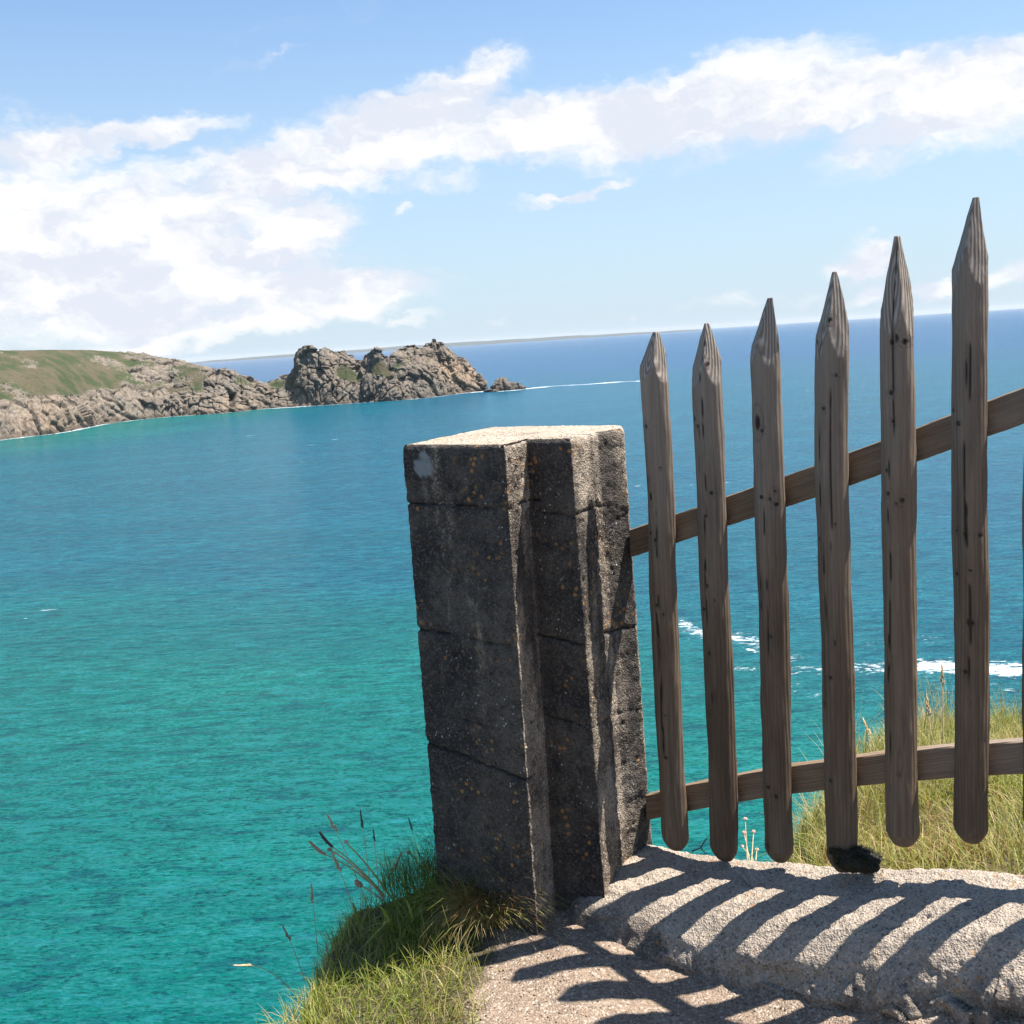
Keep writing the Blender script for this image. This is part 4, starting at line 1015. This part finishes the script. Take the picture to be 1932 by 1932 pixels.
stalk('seeding_grass', (668, 1720), (640, 1640), .0, ('panicle', .075, .009), 'straw feathery grass head hanging over the left side of the tuft', 'grass stem', G2, M_STRAW, M_STRAW, .12, .0014)
stalk('seeding_grass', (600, 1800), (590, 1700), .0, ('panicle', .07, .008), 'straw grass head standing alone against the sea left of the tuft', 'grass stem', G2, M_STRAW, M_STRAW, .05, .0012)
stalk('seeding_grass', (575, 1850), (545, 1772), .0, ('panicle', .06, .008), 'brownish grass head at the lowest left end of the bank', 'grass stem', G2, M_STRAW, M_BROWN, .12, .0012)
stalk('seeding_grass', (560, 1880), (470, 1822), .0, ('panicle', .06, .008), 'straw grass stem arching far out to the left over the sea', 'grass stem', G2, M_STRAW, M_STRAW, .3, .0012)
stalk('seeding_grass', (800, 1650), (777, 1565), .1, ('panicle', .05, .005), 'thin dark grass stem close to the left side of the gatepost', 'grass stem', G2, M_STEM, M_DARK, .04, .001)
stalk('dry_flower', (790, 1690), (799, 1636), .0, ('round', .01, .012), 'small pinkish dry flower in front of the left corner of the gatepost', 'flower', G1 + ' in bloom', M_STEM, M_PINK, .05, .0014)
stalk('dry_flower', (775, 1690), (771, 1610), .05, ('round', .01, .010), 'small dry flower standing left of the gatepost corner, higher than its neighbour', 'flower', G1 + ' in bloom', M_STEM, M_PINK, .05, .0014)
for k, (x, y, lab) in enumerate([(1406, 1546, 'highest dry flower head between the second and third pickets'), (1404, 1572, 'dry flower head below the highest one between the pickets'),
                                 (1422, 1570, 'right hand dry flower head of the group between the pickets'), (1400, 1598, 'dry flower head lowest on the left between the second and third pickets'),
                                 (1428, 1604, 'dry flower head lowest on the right, near the foot of the third picket')]):
    stalk('dry_flower', (1410 + 4 * k, 1624), (x, y), .12, ('round', .01, .0095), lab, 'flower', G3, M_STRAW, M_PINK, .04, .0016)
for k, (x, y, bx, lab) in enumerate([(1752, 1345, 1762, 'bent straw grass stem standing tall against the sea between the fifth and sixth pickets'), (1778, 1290, 1780, 'tallest straw grass stem beside the sixth picket'),
                                     (1640, 1385, 1660, 'straw grass stem right of the fourth picket, leaning left')]):
    stalk('seeding_grass', (bx, 1440), (x, y), .1, ('panicle', .09, .010), lab, 'grass stem', 'tall grass stems behind the gate', M_STRAW, M_STRAW, .06, .002)

def tuft(name, px, py, n, rad, lenr, mix, label, cat, seed, lean=(.5, 1.4), wr=(.0016, .003), zoff=0.0, up=0.0, center=None):
    rs = np.random.RandomState(seed); c = center if center is not None else ground_at(px, py)
    a = rs.uniform(0, 6.28, n); r = rad * np.sqrt(rs.rand(n))
    P = np.stack([c[0] + r * np.cos(a), c[1] + r * np.sin(a) * .8], 1); z = np.full(n, c[2]) + up * (1 - (r / rad) ** 2) + zoff
    ld = np.stack([np.cos(a + rs.randn(n) * 1.1), np.sin(a + rs.randn(n) * 1.1), np.zeros(n)], 1)
    cum = np.cumsum(mix) / np.sum(mix); idx = np.searchsorted(cum, rs.rand(n) * .999)
    V, F, col = blades(np.c_[P, z], rs.uniform(lenr[0], lenr[1], n), rs.uniform(wr[0], wr[1], n), ld, rs.uniform(lean[0], lean[1], n), idx, seed)
    o = mesh(name, NW(V), F, GRASSM, cols={'col': col}, smooth=False, origin=tuple(NW(c)))
    return tag(o, label, cat)
tuft('grass_tuft', 925, 1732, 2200, .12, (.10, .24), (.1, .3, .5, 3, 5, 5, .1), 'drooping tuft of rusty dry grass at the foot of the gatepost', 'grass tuft', 801, (.5, 1.6), up=.05)
tuft('grass_tuft', 880, 1720, 420, .17, (.18, .40), (3, 3, 2, 1, 0, 0, 2), 'long thin green grass tuft against the dark front of the gatepost', 'grass tuft', 802, (.3, 1.3), (.0015, .0026))
tuft('grass_tuft', 795, 1668, 700, .15, (.05, .17), (3, 2, 1, .5, .3, 0, 4), 'fine dark grass tuft at the left corner of the gatepost', 'grass tuft', 803, (.1, .9), (.0012, .0022))
tuft('broad_leaf_tuft', 765, 1770, 26, .05, (.12, .22), (1, 3, 4, 0, 0, 0, 0), 'rosette of broad green plantain leaves beside the gravel', 'plant', 804, (.4, 1.3), (.014, .022))
tuft('broad_leaf_tuft', 800, 1735, 16, .04, (.10, .20), (1, 3, 4, 0, 0, 0, 0), 'broad leaved green plant just below the dark foot of the gatepost', 'plant', 805, (.5, 1.4), (.012, .02))

def dark_grass_clump():
    c = on_gate(1612, 1626, .05); rs = np.random.RandomState(9)
    v, f, cc, k = rock_blob([0, 0, 0], (1, 1, 1), 77, rough=.25)
    v = v * (1 + .18 * fbm(v * 1.8, 3, 12))[:, None]
    loc = v * np.array([.078, .045, .028])
    W = np.stack([c[0] + GU[0] * loc[:, 0] + GN[0] * loc[:, 1], c[1] + GU[1] * loc[:, 0] + GN[1] * loc[:, 1], c[2] + loc[:, 2] + .012], 1)
    n = 4200; ii = rs.randint(0, len(W), n); nrm = v[ii] / np.linalg.norm(v[ii], axis=1, keepdims=True)
    ld = np.stack([GU[0] * nrm[:, 0] + GN[0] * nrm[:, 1], GU[1] * nrm[:, 0] + GN[1] * nrm[:, 1], np.zeros(n)], 1)
    V, F, col = blades(W[ii] - .004 * nrm + .004 * rs.randn(n, 3), rs.uniform(.006, .016, n), rs.uniform(.001, .0025, n), ld, rs.uniform(.2, 1.6, n), np.full(n, 6), 55, 3)
    col = np.tile(np.array([[.06, .055, .03]]), (len(V), 1)) * rs.uniform(.6, 1.6, (len(V), 1))  # grass blades coloured near-black, the shade of the gate painted in
    Va = np.concatenate([W, V]); Fa = np.concatenate([f, F + len(W)])
    cA = np.concatenate([np.tile([[.045, .038, .024]], (len(W), 1)), col])
    o = mesh('dark_grass_clump', NW(Va), Fa, GRASSM, cols={'col': cA}, smooth=False, origin=tuple(NW(c)))
    tag(o, 'grass clump with shade painted into its dark colour, on the sill at the foot of the fourth picket', 'grass_clump')
dark_grass_clump()
def twig():
    b = on_gate(1306, 1606, .06); V, F, off = [], [], 0
    def add(p0, p1, p2, r):
        nonlocal off
        v, f = tube(bez(np.array(p0), np.array(p1), np.array(p2), 8), np.linspace(r, r * .4, 8)); V.append(v); F.append(f + off); off += len(v)
    e1 = on_gate(1336, 1578, .06); e2 = on_gate(1333, 1612, .07); j = on_gate(1322, 1600, .06)
    add(b, (b + j) / 2, j, .0035); add(j, (j + e1) / 2 + [0, 0, .004], e1, .0028); add(j, (j + e2) / 2, e2, .0024)
    o = mesh('twig', NW(np.concatenate(V)), np.concatenate(F), M_DARK, origin=tuple(NW(b))); tag(o, 'forked dark twig sticking out at the foot of the first picket', 'twig')
twig()
